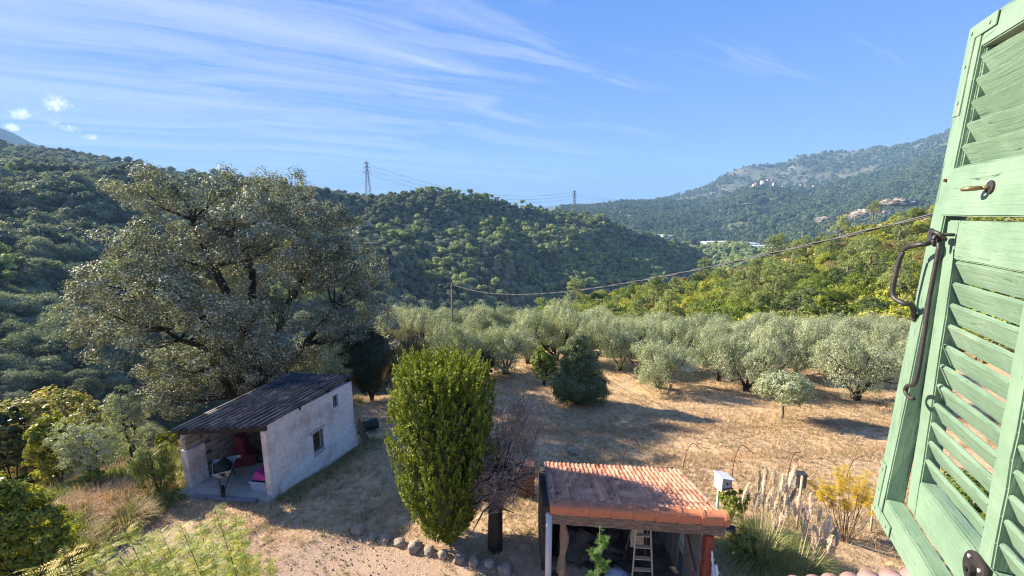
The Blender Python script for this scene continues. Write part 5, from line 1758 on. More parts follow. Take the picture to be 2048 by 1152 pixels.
def barrel(r0, r1, L, th=.012, seg=7, h=.8):
    """curved tile lying along +y"""
    vs, fs = [], []
    for (rr_, y_) in ((r0, 0), (r1, L)):
        for q_ in (0, th):
            for k in range(seg + 1):
                a = math.pi * k / seg
                vs.append(((rr_ - q_) * math.cos(a), y_, (rr_ - q_) * math.sin(a) * h))
    n = seg + 1
    for k in range(seg):
        fs += [(k, k + 1, 2 * n + k + 1, 2 * n + k), (n + k + 1, n + k, 3 * n + k, 3 * n + k + 1), (k + 1, k, n + k, n + k + 1), (2 * n + k, 2 * n + k + 1, 3 * n + k + 1, 3 * n + k)]
    return MB().add(vs, fs)


pitch = RWd / NCt
rl = RDp / NRt
tl_m = barrel(pitch * .35, pitch * .27, rl * 1.14, th=.01)
tl_m.box(-pitch * .72, -pitch * .25, 0, rl * 1.1, -.012, .006)
tlm = tl_m.mesh('roof_tile', M['tile'], smooth=False)
for i in range(NCt):
    for j in range(NRt):
        o = ob('roof_tile', tlm, shel)
        sk = e2 * 0
        o.matrix_basis = RM @ Matrix.Translation(((i + .72) * pitch + random.uniform(-.004, .004) + .004 * math.sin(j * 2.1), RDp - (j + 1) * rl + random.uniform(-.03, .03), .02 + .0 * j + random.uniform(0, .006))) @ Matrix.Rotation(R(2.6 + random.uniform(-.6, .6)), 4, 'X') @ Matrix.Rotation(R(random.uniform(-1.6, 1.6)), 4, 'Z')
ob('roof_deck', MB().box(0, RWd, 0, RDp, -.06, -.014, M=RM).mesh('roof_deck', M['wood_old']), shel)
# edge pieces along the high front edge
npc = 8
pl_ = RWd * 1.02 / npc


def edge_piece(w, collar):
    prof = [(.16, .065), (.06, .085), (.0, .08), (-.045, .055), (-.062, .01), (-.066, -.135)]
    vs, fs = [], []

    def strip(x0, x1, off):
        b = len(vs)
        for x in (x0, x1):
            for o_ in (off, -.014):
                for y, z in prof:
                    vs.append((x, y - (o_ if z < .05 else 0), z + (o_ if z >= .01 else 0)))
        n = len(prof)
        for k in range(n - 1):
            fs.extend([(b + k, b + k + 1, b + 2 * n + k + 1, b + 2 * n + k), (b + n + k + 1, b + n + k, b + 3 * n + k, b + 3 * n + k + 1),
                       (b + k + 1, b + k, b + n + k, b + n + k + 1), (b + 2 * n + k, b + 2 * n + k + 1, b + 3 * n + k + 1, b + 3 * n + k)])
        fs.extend([(b, b + 2 * n, b + 3 * n, b + n), (b + n - 1, b + 2 * n - 1, b + 4 * n - 1, b + 3 * n - 1)])
    strip(0, w, 0)
    strip(w - .07, w + .012, .028)
    return MB().add(vs, fs)


epm = edge_piece(pl_, True).mesh('edge_tile', M['tile_new'], bevel=.004)
for i in range(npc):
    o = ob('edge_tile', epm, shel)
    o.matrix_basis = RM @ Matrix.Translation((i * pl_ - .01, 0, random.uniform(0, .006))) @ Matrix.Rotation(R(13), 4, 'X')
bmz = Matrix.Translation(tuple(inv @ Vector(SA))) @ Vector(e1).to_track_quat('X', 'Z').to_matrix().to_4x4()


def rough_beam(L, w, h, mat, name, M_, seg=14, amp=.018, bow=.0):
    vs, fs = [], []
    for i in range(seg + 1):
        x = L * i / seg
        for (a, b) in ((-w / 2, -h), (w / 2, -h), (w / 2, 0), (-w / 2, 0)):
            vs.append(tuple(M_ @ Vector((x, a + random.uniform(-amp, amp), b + random.uniform(-amp, amp) - bow * math.sin(math.pi * i / seg)))))
    for i in range(seg):
        for k in range(4):
            k2 = (k + 1) % 4
            fs.append((i * 4 + k, (i + 1) * 4 + k, (i + 1) * 4 + k2, i * 4 + k2))
    fs += [(0, 1, 2, 3), (seg * 4 + 3, seg * 4 + 2, seg * 4 + 1, seg * 4)]
    return ob(name, MB().add(vs, fs).mesh(name, mat, bevel=.006), shel)


rough_beam(RWd - .02, .18, .24, M['wood_old'], 'front_beam', bmz @ Matrix.Translation((.03, .05, -.14)))
loc = lambda p: np.array(inv @ Vector(p))
# posts
pL = loc(at(1122, 1045, 8.6))
pR = loc(at(1420, 1068, 8.15))
ob('drain_pipe', MB().tube([(-.03, -.02, 0), (-.03, -.02, 2.35)], .075, 12).mesh('drain_pipe', M['pipe'], smooth=True), shel)
pts, rad = [], []
for k in range(24):
    z = 2.22 * k / 23
    pts.append((pL[0] + .06 + .03 * math.sin(z * 5), .12 + .03 * math.cos(z * 4), z))
    rad.append(.095 + .022 * math.sin(z * 9) + random.uniform(-.008, .008))
ob('twisted_post', MB().tube(pts, rad, 9).mesh('twisted_post', M['wood_up'], smooth=True), shel)
ob('red_post', MB().box(pR[0] - .11, pR[0] + .07, pR[1] - .07, pR[1] + .11, 0, pR[2] + .0).mesh('red_post', M['wood_red'], bevel=.008), shel)
# right side: grey planks, back wall, left wall, floor
for k in range(4):
    o = MB().box(pR[0] - .13 + random.uniform(-.01, .01), pR[0] - .09, pR[1] + .16 + k * .19, pR[1] + .33 + k * .19, 0, 2.3 - .04 * k)
    ob('side_plank', o.mesh('side_plank', M['wood_grey'], bevel=.004), shel)
for k in range(3):
    ob('side_plank', MB().box(pR[0] - .13, pR[0] - .09, pR[1] + 1.25 + k * .32, pR[1] + 1.53 + k * .32, 0, 1.25).mesh('side_plank', M['wood_grey'], bevel=.004), shel)
ob('side_sheet', MB().box(pR[0] - .07, pR[0] - .05, pR[1] + 1.0, pR[1] + 1.6, .9, 1.95).mesh('side_sheet', M['sheet_blue']), shel)
ob('brace', MB().tube([(pR[0] - .2, pR[1] + .2, 1.0), (pR[0] - .2, pR[1] + 1.4, 2.1)], .05, 4).mesh('brace', M['wood_old']), shel)
ob('rubble_wall', MB().box(-.05, RWd + .05, RDp - .35, RDp - .15, -.2, 1.84, jit=.02).box(-.12, .1, .9, RDp - .352, -.2, 1.84, jit=.02).mesh('rubble_wall', M['rubble']), shel)
ob('floor', MB().box(-.1, RWd, -.2, RDp, -.1, .03).mesh('floor', M['rubble']), shel)
for s_ in (0, 1):
    a0 = Vector((0.0 if s_ == 0 else RWd - .01, -.02, .03))
    pts_ = [RM @ a0, RM @ Vector((a0.x, RDp + .03, .03))]
    ob('verge_strip', MB().tube([tuple(p) for p in pts_], .035, 4).mesh('verge_strip', M['wood_grey']), shel)
# step ladder inside
lb0 = at(1282, 1100, 9.0)
ld = thing('step_ladder', 'pale wooden step ladder standing open in the middle of the tiled shelter', 'ladder', (lb0[0], 8.75, .03), R(-4))
m = MB()
for s_ in (-1, 1):
    m.tube([(s_ * .26, 0, 0), (s_ * .135, .28, 2.15)], .022, 4)
    ob('rail', m.mesh('rail', M['wood_pale']), ld)
    m = MB()
for k in range(7):
    z = .28 + k * .28
    w_ = .26 - .125 * z / 2.15
    ob('rung', MB().box(-w_, w_, .13 * z - .04, .13 * z + .06, z - .012, z + .012).mesh('rung', M['wood_pale'], bevel=.003), ld)
m = MB()
for s_ in (-1, 1):
    m.tube([(s_ * .27, .95, 0), (s_ * .15, .32, 2.1)], .018, 4)
ob('rear_rail', m.mesh('rear_rail', M['wood_old']), ld)
o = ob('plywood_board', MB().box(-.17, .17, -.01, .01, 0, 1.0).mesh('plywood_board', M['wood_pale'], bevel=.003))
o.location = (lb0[0] + .02, 9.35, .75)
o.rotation_euler = (R(-12), 0, 0)
tag(o, 'pale board seen between the rails of the step ladder', 'board')
b_ = np.array([lb0[0] - 1.1, 9.9, .03])
o = ob('stone_heap', np_mesh('stone_heap', *blob((0, 0, .25), (.8, .4, .4), 3, .8, 4, 3), M['rubble']))
o.location = b_
tag(o, 'dusty heap of rubble in the dark left half of the shelter', 'heap')
o = ob('blue_bag', np_mesh('blue_bag', *blob((0, 0, .18), (.3, .2, .2), 3, .4, 3, 5), M['bluegrey']))
o.location = (lb0[0] - .55, 9.0, .04)
tag(o, 'blue-grey sack left of the step ladder', 'sack')
# white slatted panels leaning outside on the right
wp0 = at(1437, 1110, 8.2)
for k in range(5):
    t = thing('slatted_panel', ['nearest', 'second', 'third', 'fourth', 'farthest'][k] + ' white slatted panel leaning against the right side of the shelter', 'panel', (wp0[0] + .02 + .01 * k, 7.95 + .27 * k, 0), R(5), 'white panels beside the shelter')
    t.rotation_euler = (R(4), R(-9), R(random.uniform(-6, 6)))
    hh = 1.75 + .12 * math.sin(k * 2)
    ob('frame', MB().box(-.012, .02, -.1, -.075, 0, hh).box(-.012, .02, .14, .165, 0, hh).mesh('frame', M['white_paint']), t)
    for q_ in range(8):
        z = .1 + q_ * (hh - .15) / 8
        ob('slat', MB().box(-.02, .06, -.074, .139, z, z + .012, M=Matrix.Translation((0, 0, 0))).mesh('slat', M['white_paint']), t)
# flood light at the beam end
fl = at(1461, 1057, 7.95)
t = thing('flood_light', 'small black flood light fixed to the right end of the shelter beam', 'lamp', tuple(fl), R(-30))
ob('housing', MB().prism([(-.09, -.06), (.09, -.06), (.09, .07), (-.09, .07)], -.05, .05, M=Matrix.Rotation(R(25), 4, 'X')).mesh('housing', M['black'], bevel=.012), t)
ob('lens', MB().box(-.07, .07, -.058, -.052, -.045, .055, M=Matrix.Rotation(R(25), 4, 'X')).mesh('lens', M['glass']), t)
ob('bracket', MB().tube([(-.10, 0, 0), (-.12, .05, .0), (-.22, .08, .03)], .012, 5).mesh('bracket', M['dark_metal']), t)

# ------------------------------------------------------------------ brick stack behind the dead conifer
b = atg(1046, 996)
bs = thing('brick_stack', 'reddish stack of old bricks under the dead grey conifer left of the shelter', 'brick stack', tuple(b), R(-8))
bk = MB().box(0, .215, 0, .10, 0, .066).mesh('brick', M['brick'], bevel=.005)
for k in range(16):
    for i in range(3):
        for j in range(3):
            if k > 12 and i == 0:
                continue
            o = ob('brick', bk, bs)
            o.location = (-.34 + i * .225 + random.uniform(-.012, .012) + (.03 if k % 2 else 0), j * .11 + random.uniform(-.008, .008), k * .072)
            o.rotation_euler = (0, 0, random.uniform(-.05, .05))
# stones along the yard
stn = [(716, 1064, 30, 'leftmost pale stone of the row, standing apart near the shadow edge'), (746, 1078, 22, 'small half-buried stone next to the leftmost one'), (771, 1083, 26, 'third stone from the left end of the row'),
       (800, 1090, 25, 'round stone below the left foot of the thuja'), (830, 1098, 33, 'broad pale stone, widest in the left half of the row'), (858, 1106, 26, 'stone just right of the broad pale one'), (886, 1113, 24, 'smallish stone in the middle of the row'),
       (919, 1121, 28, 'sunlit stone under the middle of the thuja'), (949, 1128, 28, 'greyish stone below the dead trunk'), (980, 1132, 28, 'stone with flat top below the dead trunk'), (1010, 1144, 34, 'largest round stone at the right end of the row')]
for k, (px, py, w, lb_) in enumerate(stn):
    b = atg(px, py)
    r_ = w / 2 / F_PX * (b[1] * .985 + 1.57) * .92
    v, f = blob((0, 0, r_ * .4), (r_, r_ * .85, r_ * .72), 3, .22, 1.9, k * 1.3)
    o = ob('border_stone', np_mesh('border_stone', v, f, M['stone'], smooth=True))
    o.location = b
    o.rotation_euler = (0, 0, k)
    tag(o, lb_, 'stone', 'row of stones along the yard')
for (px, py, w, h, nm, lb_) in ((1372, 742, 34, 11, 'white_boulder', 'whitish boulder lying between the olives in the middle of the grove'), (1144, 908, 22, 9, 'grey_rock', 'single pale grey rock in the shaded meadow behind the tiled roof')):
    b = atg(px, py)
    q_ = (b[1] * .985 + 1.57) / F_PX
    v, f = blob((0, 0, h * q_ * .4), (w * q_ / 2, w * q_ / 2.6, h * q_ * .8), 3, .4, 1.8, px)
    o = ob(nm, np_mesh(nm, v, f, M['white_paint'] if w > 30 else M['stone'], smooth=True))
    o.location = b
    tag(o, lb_, 'rock')
b = atg(1341, 779)
o = ob('tree_stump', MB().tube([(0, 0, -.1), (.01, 0, .2), (0, 0, .34)], [.11, .09, .085], 9).mesh('tree_stump', M['wood_pale']))
o.location = b
tag(o, 'short pale cut stump at the foot of the broad front olive', 'stump')

# ------------------------------------------------------------------ bent rods, birdhouse, box post, stake, pole, cables


def smooth(pts, n=6):
    P = [Vector(p) for p in pts]
    P = [P[0] * 2 - P[1]] + P + [P[-1] * 2 - P[-2]]
    out = []
    for i in range(1, len(P) - 2):
        for j in range(n):
            t = j / n
            a, b, c, d = P[i - 1], P[i], P[i + 1], P[i + 2]
            out.append(.5 * ((2 * b) + (c - a) * t + (2 * a - 5 * b + 4 * c - d) * t * t + (3 * b - a - 3 * c + d) * t ** 3))
    out.append(P[-2])
    return out


for k, (bx, by, pts_) in enumerate(((1243, 936, ((1250, 900), (1261, 880), (1270, 879), (1280, 894))), (1364, 942, ((1373, 905), (1383, 888), (1390, 888), (1399, 897))), (1462, 972, ((1468, 925), (1480, 893), (1490, 893), (1508, 908))),
                                    (1571, 985, ((1578, 940), (1588, 908), (1596, 905), (1602, 904))), (1688, 978, ((1696, 945), (1706, 922), (1713, 917), (1718, 914))))):
    b = atg(bx, by)
    dd = b[1]
    P_ = [(b[0], b[1], b[2] - .1)] + [tuple(at(x, y, dd + .12 * i)) for i, (x, y) in enumerate(pts_)]
    o = ob('bent_rod', MB().tube(smooth(P_), .013, 5).mesh('bent_rod', M['rust'], smooth=True))
    tag(o, ['rusty rod arching behind the middle of the tiled roof, leftmost of five', 'rusty bent rod behind the right corner of the tiled roof', 'tall rusty bent rod just right of the birdhouse', 'rusty bent rod above the pampas plumes beside the grey box', 'rusty bent rod rising out of the yellow shrub'][k], 'rod', 'bent rods across the meadow edge')

b = atg(1432, 1040)
bh = thing('birdhouse', 'white birdhouse with pale metal roof and round hole on a green post', 'birdhouse', tuple(b), R(12))
q_ = (b[1] * .985 + 1.57) / F_PX
zb = z_at(1440, 972, b) - b[2]
ob('post', MB().box(-.03, .03, -.03, .03, -.1, zb + .05).mesh('post', M['pale_green'], bevel=.004), bh)
ob('side_board', MB().box(-.06, -.03, -.18, .16, zb - .08, zb + .36).mesh('side_board', M['white_paint'], bevel=.003), bh)
ob('box_body', MB().prism([(-.028, zb), (.30, zb), (.30, zb + .24), (-.028, zb + .34)], -.15, .15).mesh('box_body', M['galv'], bevel=.003), bh)
hm = MB()
hm.tube([(.14, -.153, zb + .14), (.14, -.150, zb + .14)], .035, 14)
ob('entrance_hole', hm.mesh('entrance_hole', M['black']), bh)
ob('metal_roof', MB().prism([(-.09, zb + .37), (.36, zb + .24), (.36, zb + .26), (-.09, zb + .395)], -.22, .2).mesh('metal_roof', M['white_paint']), bh)
ob('perch_floor', MB().box(-.06, .33, -.2, .16, zb - .02, zb - .002).mesh('perch_floor', M['wood_old']), bh)
b = atg(1594, 1056)
gbx = thing('nest_box', 'dark grey box fixed on a leaning pale wooden stake behind the plumes', 'nest box', tuple(b), R(-5))
tp_ = at(1604, 952, b[1] + .1) - b
ob('stake', MB().tube([(0, 0, -.1), tuple(tp_)], .035, 7).mesh('stake', M['wood_pale'], smooth=True), gbx)
c = at(1602, 964, b[1] + .18) - b
ob('box_body', MB().box(c[0] - .16, c[0] + .14, c[1], c[1] + .22, c[2] - .2, c[2] + .19).mesh('box_body', M['wood_grey'], bevel=.004), gbx)
ob('lid', MB().box(c[0] - .18, c[0] + .16, c[1] - .01, c[1] + .24, c[2] + .192, c[2] + .215).mesh('lid', M['dark_metal']), gbx)
b = atg(1742, 1064)
tp_ = at(1746, 1012, b[1])
o = ob('fence_stake', MB().tube([tuple(b - [0, 0, .1]), tuple(tp_)], .03, 7).tube([tuple(tp_), tuple(tp_ + [0, 0, .07])], .045, 8).mesh('fence_stake', M['wood_pale'], smooth=True))
tag(o, 'single pale wooden stake at the left edge of the shutter', 'stake')
wa, wb_ = at(1470, 1055, 8.0), at(1860, 1090, 7.0)
wire('thin_wire', wa, wb_, .03, .004, M['dark_metal'], 'thin dark wire stretched from the flood light across the pampas grass', 'wire')

pbase = atd(902, 650, 34)
pt_ = atd(904, 567, 34)
gz = float(ground(pbase[0], pbase[1]))
t = thing('wooden_pole', 'slim wooden cable pole rising out of the olive grove', 'pole', (pbase[0], pbase[1], gz))
ob('shaft', MB().tube([(0, 0, -.3), (pt_[0] - pbase[0], 0, pt_[2] - gz)], [.10, .075], 8).mesh('shaft', M['wood_old'], smooth=True), t)
ob('insulator', MB().tube([(.02, 0, pt_[2] - gz - .25), (.14, 0, pt_[2] - gz - .25)], .05, 6).mesh('insulator', M['galv']), t)
CA = pt_ + np.array([.1, 0, -.1])
CB = atd(2100, 370, 9.0)
for k in range(2):
    n = 160
    pts_ = []
    for i in range(n + 1):
        u_ = i / n
        p = CA * (1 - u_) + CB * u_
        ph = u_ * 110 + k * math.pi
        pts_.append((p[0] + .014 * math.cos(ph), p[1], p[2] - 1.1 * 4 * u_ * (1 - u_) + .014 * math.sin(ph)))
    o = ob('twisted_cable', MB().tube(pts_, .013, 5).mesh('twisted_cable', M['cable'], smooth=True))
    tag(o, 'grey twisted service cable sagging from the wooden pole to the house', 'cable', 'two strands of the twisted service cable')

# ------------------------------------------------------------------ lower roof tiles below the window
lr = thing('lower_roof', 'faded pink barrel tiles of the lower roof just showing below the shutter', 'roof', (0, 0, 0))
bt = barrel(.085, .075, .42, th=.014, seg=8).mesh('roof_tile', M['tile_pink'], smooth=True)
r0, r1 = atd(1575, 1222, 3.5), atd(1880, 1217, 3.5)
for k in range(10):
    for j in range(3):
        u_ = (k - .5) / 7
        p = r0 * (1 - u_) + r1 * u_
        o = ob('roof_tile', bt, lr)
        dy = -.34 * j
        o.location = (p[0] + dy * .35, p[1] + dy, p[2] - .02 + .12 * j)
        o.rotation_euler = (R(-17), 0, R(-19) + random.uniform(-.03, .03))
# ------------------------------------------------------------------ the mint green shutter
SH_D, SH_AZ, SH_DA = 1.54, R(44), R(24.4)
Fv = np.array([SH_D * math.sin(SH_AZ), SH_D * math.cos(SH_AZ)])
dv = np.array([math.sin(SH_DA), math.cos(SH_DA)])
nv_ = np.array([-dv[1], dv[0]])
SHM = Matrix(((-dv[0], -nv_[0], 0, Fv[0]), (-dv[1], -nv_[1], 0, Fv[1]), (0, 0, 1, CAM_Z), (0, 0, 0, 1))) @ Matrix.Rotation(R(-1.5), 4, 'X')
shut = thing('window_shutter', 'open mint green louvred wooden shutter filling the right edge', 'shutter')
shut.matrix_basis = SHM


def sp_(px, py, off=0.0):
    """pixel -> (s, z) on the shutter plane moved off metres towards the window"""
    d = ray(px, py)
    o_ = SHM.inverted() @ Vector((0, 0, CAM_Z))
    v = (SHM.inverted().to_3x3() @ Vector(d))
    t = (-off - o_.y) / v.y
    p = o_ + v * t
    return p.x, p.z


for q_ in ((1940, 62), (1749, 1002), (1863, 440), (1909, 335), (1897, 430), (1933, 293), (1776, 985), (1950, 1138)):
    print('shutter', q_, [round(a, 3) for a in sp_(*q_)])
S0 = .022
ZT, ZB = .425, -.845
TH = .042


def board(name, x0, x1, y0, y1, z0, z1, mat, Mx=None, bev=.003, parent=None):
    m = MB()
    # a few cross sections so that the edge is not dead straight
    long_x = (x1 - x0) > (z1 - z0)
    n = 10
    vs, fs = [], []
    for i in range(n + 1):
        u_ = i / n
        jt = lambda: random.uniform(-.0009, .0009) if 0 < i < n else 0
        if long_x:
            sec = [(x0 + (x1 - x0) * u_, y0 + jt(), z0 + jt()), (x0 + (x1 - x0) * u_, y1, z0 + jt()), (x0 + (x1 - x0) * u_, y1, z1 + jt()), (x0 + (x1 - x0) * u_, y0 + jt(), z1 + jt())]
        else:
            sec = [(x0 + jt(), y0 + jt(), z0 + (z1 - z0) * u_), (x1 + jt(), y0 + jt(), z0 + (z1 - z0) * u_), (x1 + jt(), y1, z0 + (z1 - z0) * u_), (x0 + jt(), y1, z0 + (z1 - z0) * u_)]
        vs += [tuple(Mx @ Vector(v)) if Mx is not None else v for v in sec]
    for i in range(n):
        for k in range(4):
            k2 = (k + 1) % 4
            fs.append((i * 4 + k, i * 4 + k2, (i + 1) * 4 + k2, (i + 1) * 4 + k))
    fs += [(3, 2, 1, 0), (n * 4, n * 4 + 1, n * 4 + 2, n * 4 + 3)]
    me = MB().add(vs, fs).mesh(name, mat, bevel=bev)
    return ob(name, me, parent or shut)


PM = Matrix.Translation((0, .004, -.014)) @ Matrix.Rotation(R(2.9), 4, 'X') @ Matrix.Translation((0, 0, .014))
SW = .80
board('stile', S0, S0 + .060, 0, TH, ZB, ZT, M['pz'])
board('stile', SW - .065, SW, 0, TH, ZB, ZT, M['pz'])
board('top_rail', S0 + .061, SW - .066, .0015, TH - .002, ZT - .062, ZT - .001, M['px'])
board('bottom_rail', S0 + .061, SW - .066, .0015, TH - .002, ZB + .001, ZB + .078, M['px'])
board('middle_rail', S0 + .058, SW - .07, -.008, TH, -.008, .100, M['px'])
board('upper_mullion', .39, .435, .002, TH - .003, .1015, ZT - .063, M['pz'])
# tilting inner frame
board('panel_stile', S0 + .066, S0 + .118, .002, .036, -.772, -.018, M['pz'], PM)
board('panel_stile', .395, .44, .001, .036, -.667, -.108, M['pz'], PM)
board('panel_stile', SW - .125, SW - .071, .002, .036, -.772, -.018, M['pz'], PM)
board('panel_top_rail', S0 + .119, SW - .126, .0, .036, -.106, -.018, M['px'], PM)
board('panel_bottom_rail', S0 + .119, SW - .126, .0, .036, -.772, -.668, M['px'], PM)
board('panel_bottom_rail_lip', S0 + .119, SW - .126, .0365, .052, -.712, -.672, M['px'], PM)


def slat(x0, x1, z, Mx=None, tilt=26, w=.054):
    Ms = (Mx if Mx is not None else Matrix.Identity(4)) @ Matrix.Translation((0, .002, z)) @ Matrix.Rotation(R(tilt + random.uniform(-1.5, 1.5)), 4, 'X')
    board('slat', x0, x1, .0, .0105, -w, 0, M['px'], Ms, bev=.0025)


for k in range(6):
    z = .345 - .0485 * k
    slat(S0 + .062, .389, z, tilt=31, w=.057)
    slat(.436, SW - .067, z, tilt=31, w=.057)
for k in range(11):
    z = -.112 - .0495 * k
    slat(S0 + .1195, .394, z, PM, tilt=24, w=.0545)
    slat(.441, SW - .127, z, PM, tilt=24, w=.0545)
# narrow stop strips beside the slats
board('stop_strip', S0 + .0605, S0 + .068, .008, .03, .1015, ZT - .063, M['pz'])


def plate(poly, y0, y1, name, mat, parent=None):
    return ob(name, MB().prism(poly, y0, y1).mesh(name, mat, bevel=.0008), parent or shut)


zt0 = ZT - .014
br = plate([(S0 + .004, ZT - .004), (S0 + .115, ZT - .004), (S0 + .115, ZT - .034), (S0 + .036, ZT - .034), (S0 + .036, ZT - .20), (S0 + .004, ZT - .20)], -.0025, -.0002, 'corner_bracket', M['pz'])
br2 = plate([(S0 + .004, ZB + .004), (S0 + .004, ZB + .16), (S0 + .034, ZB + .16), (S0 + .034, ZB + .036), (S0 + .125, ZB + .036), (S0 + .125, ZB + .004)], -.0025, -.0002, 'corner_bracket', M['pz'])
for p_, lst in ((br, ((S0 + .02, ZT - .02), (S0 + .09, ZT - .02), (S0 + .02, ZT - .09), (S0 + .02, ZT - .17))), (br2, ((S0 + .02, ZB + .02), (S0 + .10, ZB + .02), (S0 + .02, ZB + .08), (S0 + .02, ZB + .14)))):
    for (x, z) in lst:
        ob('screw', MB().tube([(x, -.0045, z), (x, -.002, z)], .0042, 10).mesh('screw', M['pz']), p_)
# bow handle on the outer stile
h1 = sp_(1862, 468, .004)
h2 = sp_(1828, 625, .004)
hp = []
for (px, py, off) in ((1862, 470, .006), (1858, 486, .022), (1835, 490, .040), (1808, 500, .052), (1792, 545, .056), (1786, 590, .054), (1806, 606, .040), (1824, 610, .022), (1828, 632, .006)):
    s_, z = sp_(px, py, off)
    hp.append((s_, -off, z))
ob('bow_handle', MB().tube(smooth(hp, 7), .0062, 10).mesh('bow_handle', M['iron'], smooth=True), shut)
for (px, py) in ((1862, 466), (1828, 634)):
    s_, z = sp_(px, py, .003)
    f_ = ob('handle_foot', MB().tube([(s_, -.006, z), (s_, -.0005, z)], .012, 14).mesh('handle_foot', M['iron'], smooth=False, bevel=.001), shut)
    ob('rivet', MB().tube([(s_, -.0085, z), (s_, -.006, z)], .004, 8).mesh('rivet', M['brass']), f_)
# long stay hook hanging from its eye
hk = []
for (px, py, off) in ((1878, 486, .020), (1876, 505, .020), (1860, 590, .019), (1845, 690, .018), (1832, 762, .017), (1815, 772, .016), (1811, 783, .015), (1820, 796, .012), (1828, 797, .008)):
    s_, z = sp_(px, py, off)
    hk.append((s_, -off, z))
ob('stay_hook', MB().tube(smooth(hk, 6), .0048, 10).mesh('stay_hook', M['iron'], smooth=True), shut)
s_, z = sp_(1880, 472, .016)
ring = [(s_ + .017 * math.cos(a), -.018 - .010 * math.sin(a), z + .009 * math.sin(a)) for a in np.linspace(0, 2 * math.pi, 26)]
ob('eye_ring', MB().tube(ring, .0046, 8).mesh('eye_ring', M['iron'], smooth=True), shut)
ring = [(s_ - .003 + .003 * math.cos(a), -.020 - .006 * math.cos(a), z - .010 + .012 * math.sin(a)) for a in np.linspace(0, 2 * math.pi, 22)]
ob('hook_eye', MB().tube(ring, .0042, 8).mesh('hook_eye', M['iron'], smooth=True), shut)
ob('eye_shank', MB().tube([(s_ + .012, -.014, z + .004), (s_ + .012, .004, z + .004)], .004, 8).mesh('eye_shank', M['iron'], smooth=True), shut)
# ring bolt on the middle rail
s0_, z0_ = sp_(1988, 374, .004)
e_ = [sp_(1930, 379, .035), sp_(1945, 376, .03)]
ring = []
p0 = Vector((s0_, -.010, z0_))
p1 = Vector((sp_(1926, 379, .040)[0], -.040, sp_(1926, 379, .040)[1]))
dd_ = (p1 - p0)
c_ = p0 + dd_ * .66
ax = dd_.normalized()
sd_ = Vector((0, 0, 1))
L_ = dd_.length
ring = [c_ + ax * (L_ * .34 * math.cos(a)) + Vector((-ax.y, ax.x, 0)) * (.010 * math.sin(a)) for a in np.linspace(0, 2 * math.pi, 26)]
ob('ring_bolt', MB().tube(ring, .0042, 8).tube([p0, p0 + dd_ * .36], .0042, 8).mesh('ring_bolt', M['brass'], smooth=True), shut)
ob('bolt_plate', MB().tube([(s0_, -.0115, z0_), (s0_, -.0085, z0_)], .0135, 18).mesh('bolt_plate', M['iron'], bevel=.0008), shut)
s_, z = sp_(1893, 361, .001)
ob('rusty_nail', MB().tube([(s_, -.006, z), (s_, .002, z)], .0038, 7).mesh('rusty_nail', M['rust']), shut)
# round plate of the closing bar
s_, z = sp_(1951, 1142, .012)
dp = ob('bar_plate', MB().tube([(s_, -.0155, z), (s_, -.010, z)], .0335, 40).mesh('bar_plate', M['iron'], bevel=.0008), shut)
ob('pivot', MB().tube([(s_, -.024, z), (s_, -.0155, z)], .0105, 18).tube([(s_, -.028, z), (s_, -.024, z)], .0045, 12).mesh('pivot', M['iron'], bevel=.0006), dp)
for dx, dz in ((-.017, .016), (.016, .013), (0, -.024)):
    ob('rivet', MB().tube([(s_ + dx, -.0175, z + dz), (s_ + dx, -.0155, z + dz)], .0035, 9).mesh('rivet', M['galv']), dp)
ob('bar_spacer', MB().box(s_ - .02, s_ + .02, -.010, -.0005, z - .028, z + .02).mesh('bar_spacer', M['iron']), shut)

# ------------------------------------------------------------------ meadow grass, weeds, pebbles
GT = [blades('meadow_tuft', None, None, None, 16, .13, .16, 'meadow', wd=.004, up=.35, droop=.6, parent=False, seg=3) for _ in range(4)]
GS = [blades('dry_tuft', None, None, None, 26, .38, .22, 'straw', wd=.0045, up=.5, droop=.6, parent=False, seg=3) for _ in range(3)]
GG = [blades('green_tuft', None, None, None, 24, .34, .22, 'broom', wd=.006, up=.55, droop=.5, parent=False, seg=3) for _ in range(2)]


def free(x, y):
    sx_ = (x - FRc[0]) * wdir[0] + (y - FRc[1]) * wdir[1]
    sy_ = -(x - FRc[0]) * wdir[1] + (y - FRc[1]) * wdir[0]
    a = (sx_ > -.3 + np.clip(sy_, 0, 4) * (SKEW / SWi)) & (sx_ < WL + .0) & (sy_ > -.12) & (sy_ < SWi + .25)
    b = (x > SA[0] - .15) & (x < SB[0] + .1) & (y > 7.7) & (y < 11.2)
    return ~(a | b)


n = 62000
d_ = rng.uniform(8, 36, n) ** 1.0
x = rng.uniform(-1.15, 1.05, n) * d_
y = np.sqrt(np.maximum(d_ ** 2 * 1.0, 1)) * rng.uniform(.93, 1.0, n)
nz = vnoise(np.stack([x, y, x * 0], 1)[:, :], .35, 3)
yard = (10.6 - (y + .12 * x)) * .8 + nz * 1.6
keep = free(x, y) & (yard < rng.uniform(-.6, 1.4, n)) & (x > -13) & (nz < rng.uniform(.05, .7, n))
x, y = x[keep], y[keep]
P_ = np.stack([x, y, ground(x, y)], 1)
tag(scatter('meadow_grass', GT, P_, rng.uniform(.7, 1.9, len(P_))), 'short dry mown grass of the meadow', 'grass', kind='stuff')
n = 2600
x = rng.uniform(-8, 6, n)
y = rng.uniform(9, 24, n)
nz = vnoise(np.stack([x, y, x * 0 + 4], 1), .5, 3)
keep = free(x, y) & (nz > .08)
P_ = np.stack([x[keep], y[keep], ground(x[keep], y[keep])], 1)
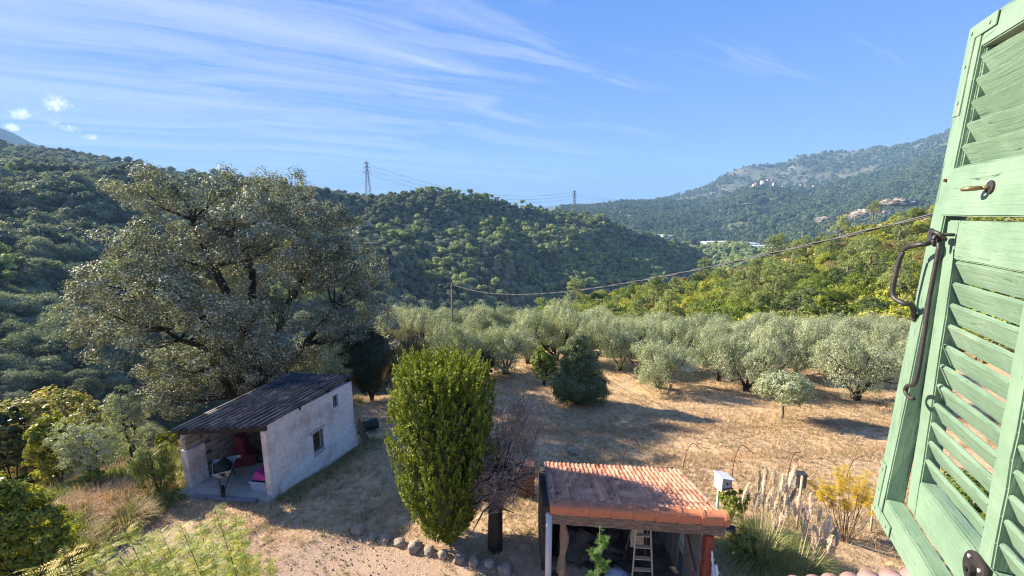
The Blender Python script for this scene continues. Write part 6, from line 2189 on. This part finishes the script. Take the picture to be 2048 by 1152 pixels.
tag(scatter('sparse_weeds', GG + GS[:1], P_, rng.uniform(.2, .6, len(P_))), 'sparse green and brown weeds between the shed and the meadow', 'weeds', kind='stuff')
# rows of paler raked hay along the terrace lips
n = 5200
x = rng.uniform(1, 24, n)
y = np.where(rng.random(n) < .5, 14.2 + .10 * x, 17.6 + .06 * x) + rng.normal(0, .28, n)
P_ = np.stack([x, y, ground(x, y)], 1)
tag(scatter('raked_hay', GS[:2], P_, rng.uniform(.25, .6, len(P_))), 'pale dry hay lying along the meadow terraces', 'dry grass', kind='stuff')
n = 9000
x = rng.uniform(-26, -9.5, n)
y = rng.uniform(7.5, 27, n)
nz = vnoise(np.stack([x, y, x * 0], 1), .3, 3)
keep = free(x, y) & ((x < -11.2 + nz * 1.5) | (y > 17.5)) & (x > -1.35 * y)
x, y, nz = x[keep], y[keep], nz[keep]
P_ = np.stack([x, y, ground(x, y)], 1)
tag(scatter('bank_weeds', GS + GG, P_, rng.uniform(.7, 2.0, len(P_)), idx=np.where(nz + rng.normal(0, .2, len(x)) > .05, rng.integers(3, 5, len(x)), rng.integers(0, 3, len(x)))), 'tall mixed weeds covering the bank left of the shed', 'weeds', kind='stuff')
# darker weeds along the shed wall foot and in the shadow
n = 1500
u_ = rng.uniform(0, WL + 1, n)
o_ = np.abs(rng.normal(0, .35, n)) + .1
x = FRc[0] + wdir[0] * u_ + wdir[1] * o_
y = FRc[1] + wdir[1] * u_ - wdir[0] * o_
P_ = np.stack([x, y, ground(x, y)], 1)
tag(scatter('wall_foot_weeds', [GS[0], GG[0], GG[1]], P_, rng.uniform(.25, .7, n)), 'weeds growing along the foot of the shed wall', 'weeds', kind='stuff')
PB = []
for k in range(3):
    v, f = blob((0, 0, .2), (1, .8, .6), 1, .3, 1.5, k)
    PB.append(np_mesh('pebble', v, f, M['stone']))
n = 5200
x = rng.uniform(-9, 3.5, n)
y = rng.uniform(5.5, 14, n)
keep = free(x, y) & ((y + .12 * x) < 11.2 + rng.normal(0, 1.0, n))
x, y = x[keep], y[keep]
P_ = np.stack([x, y, ground(x, y)], 1)
tag(scatter('yard_gravel', PB, P_, rng.uniform(.06, .30, len(P_)) ** 2 * .30 + .005), 'loose gravel on the bare yard in front of the shed', 'gravel', kind='stuff')
print('objects', len(S.objects))
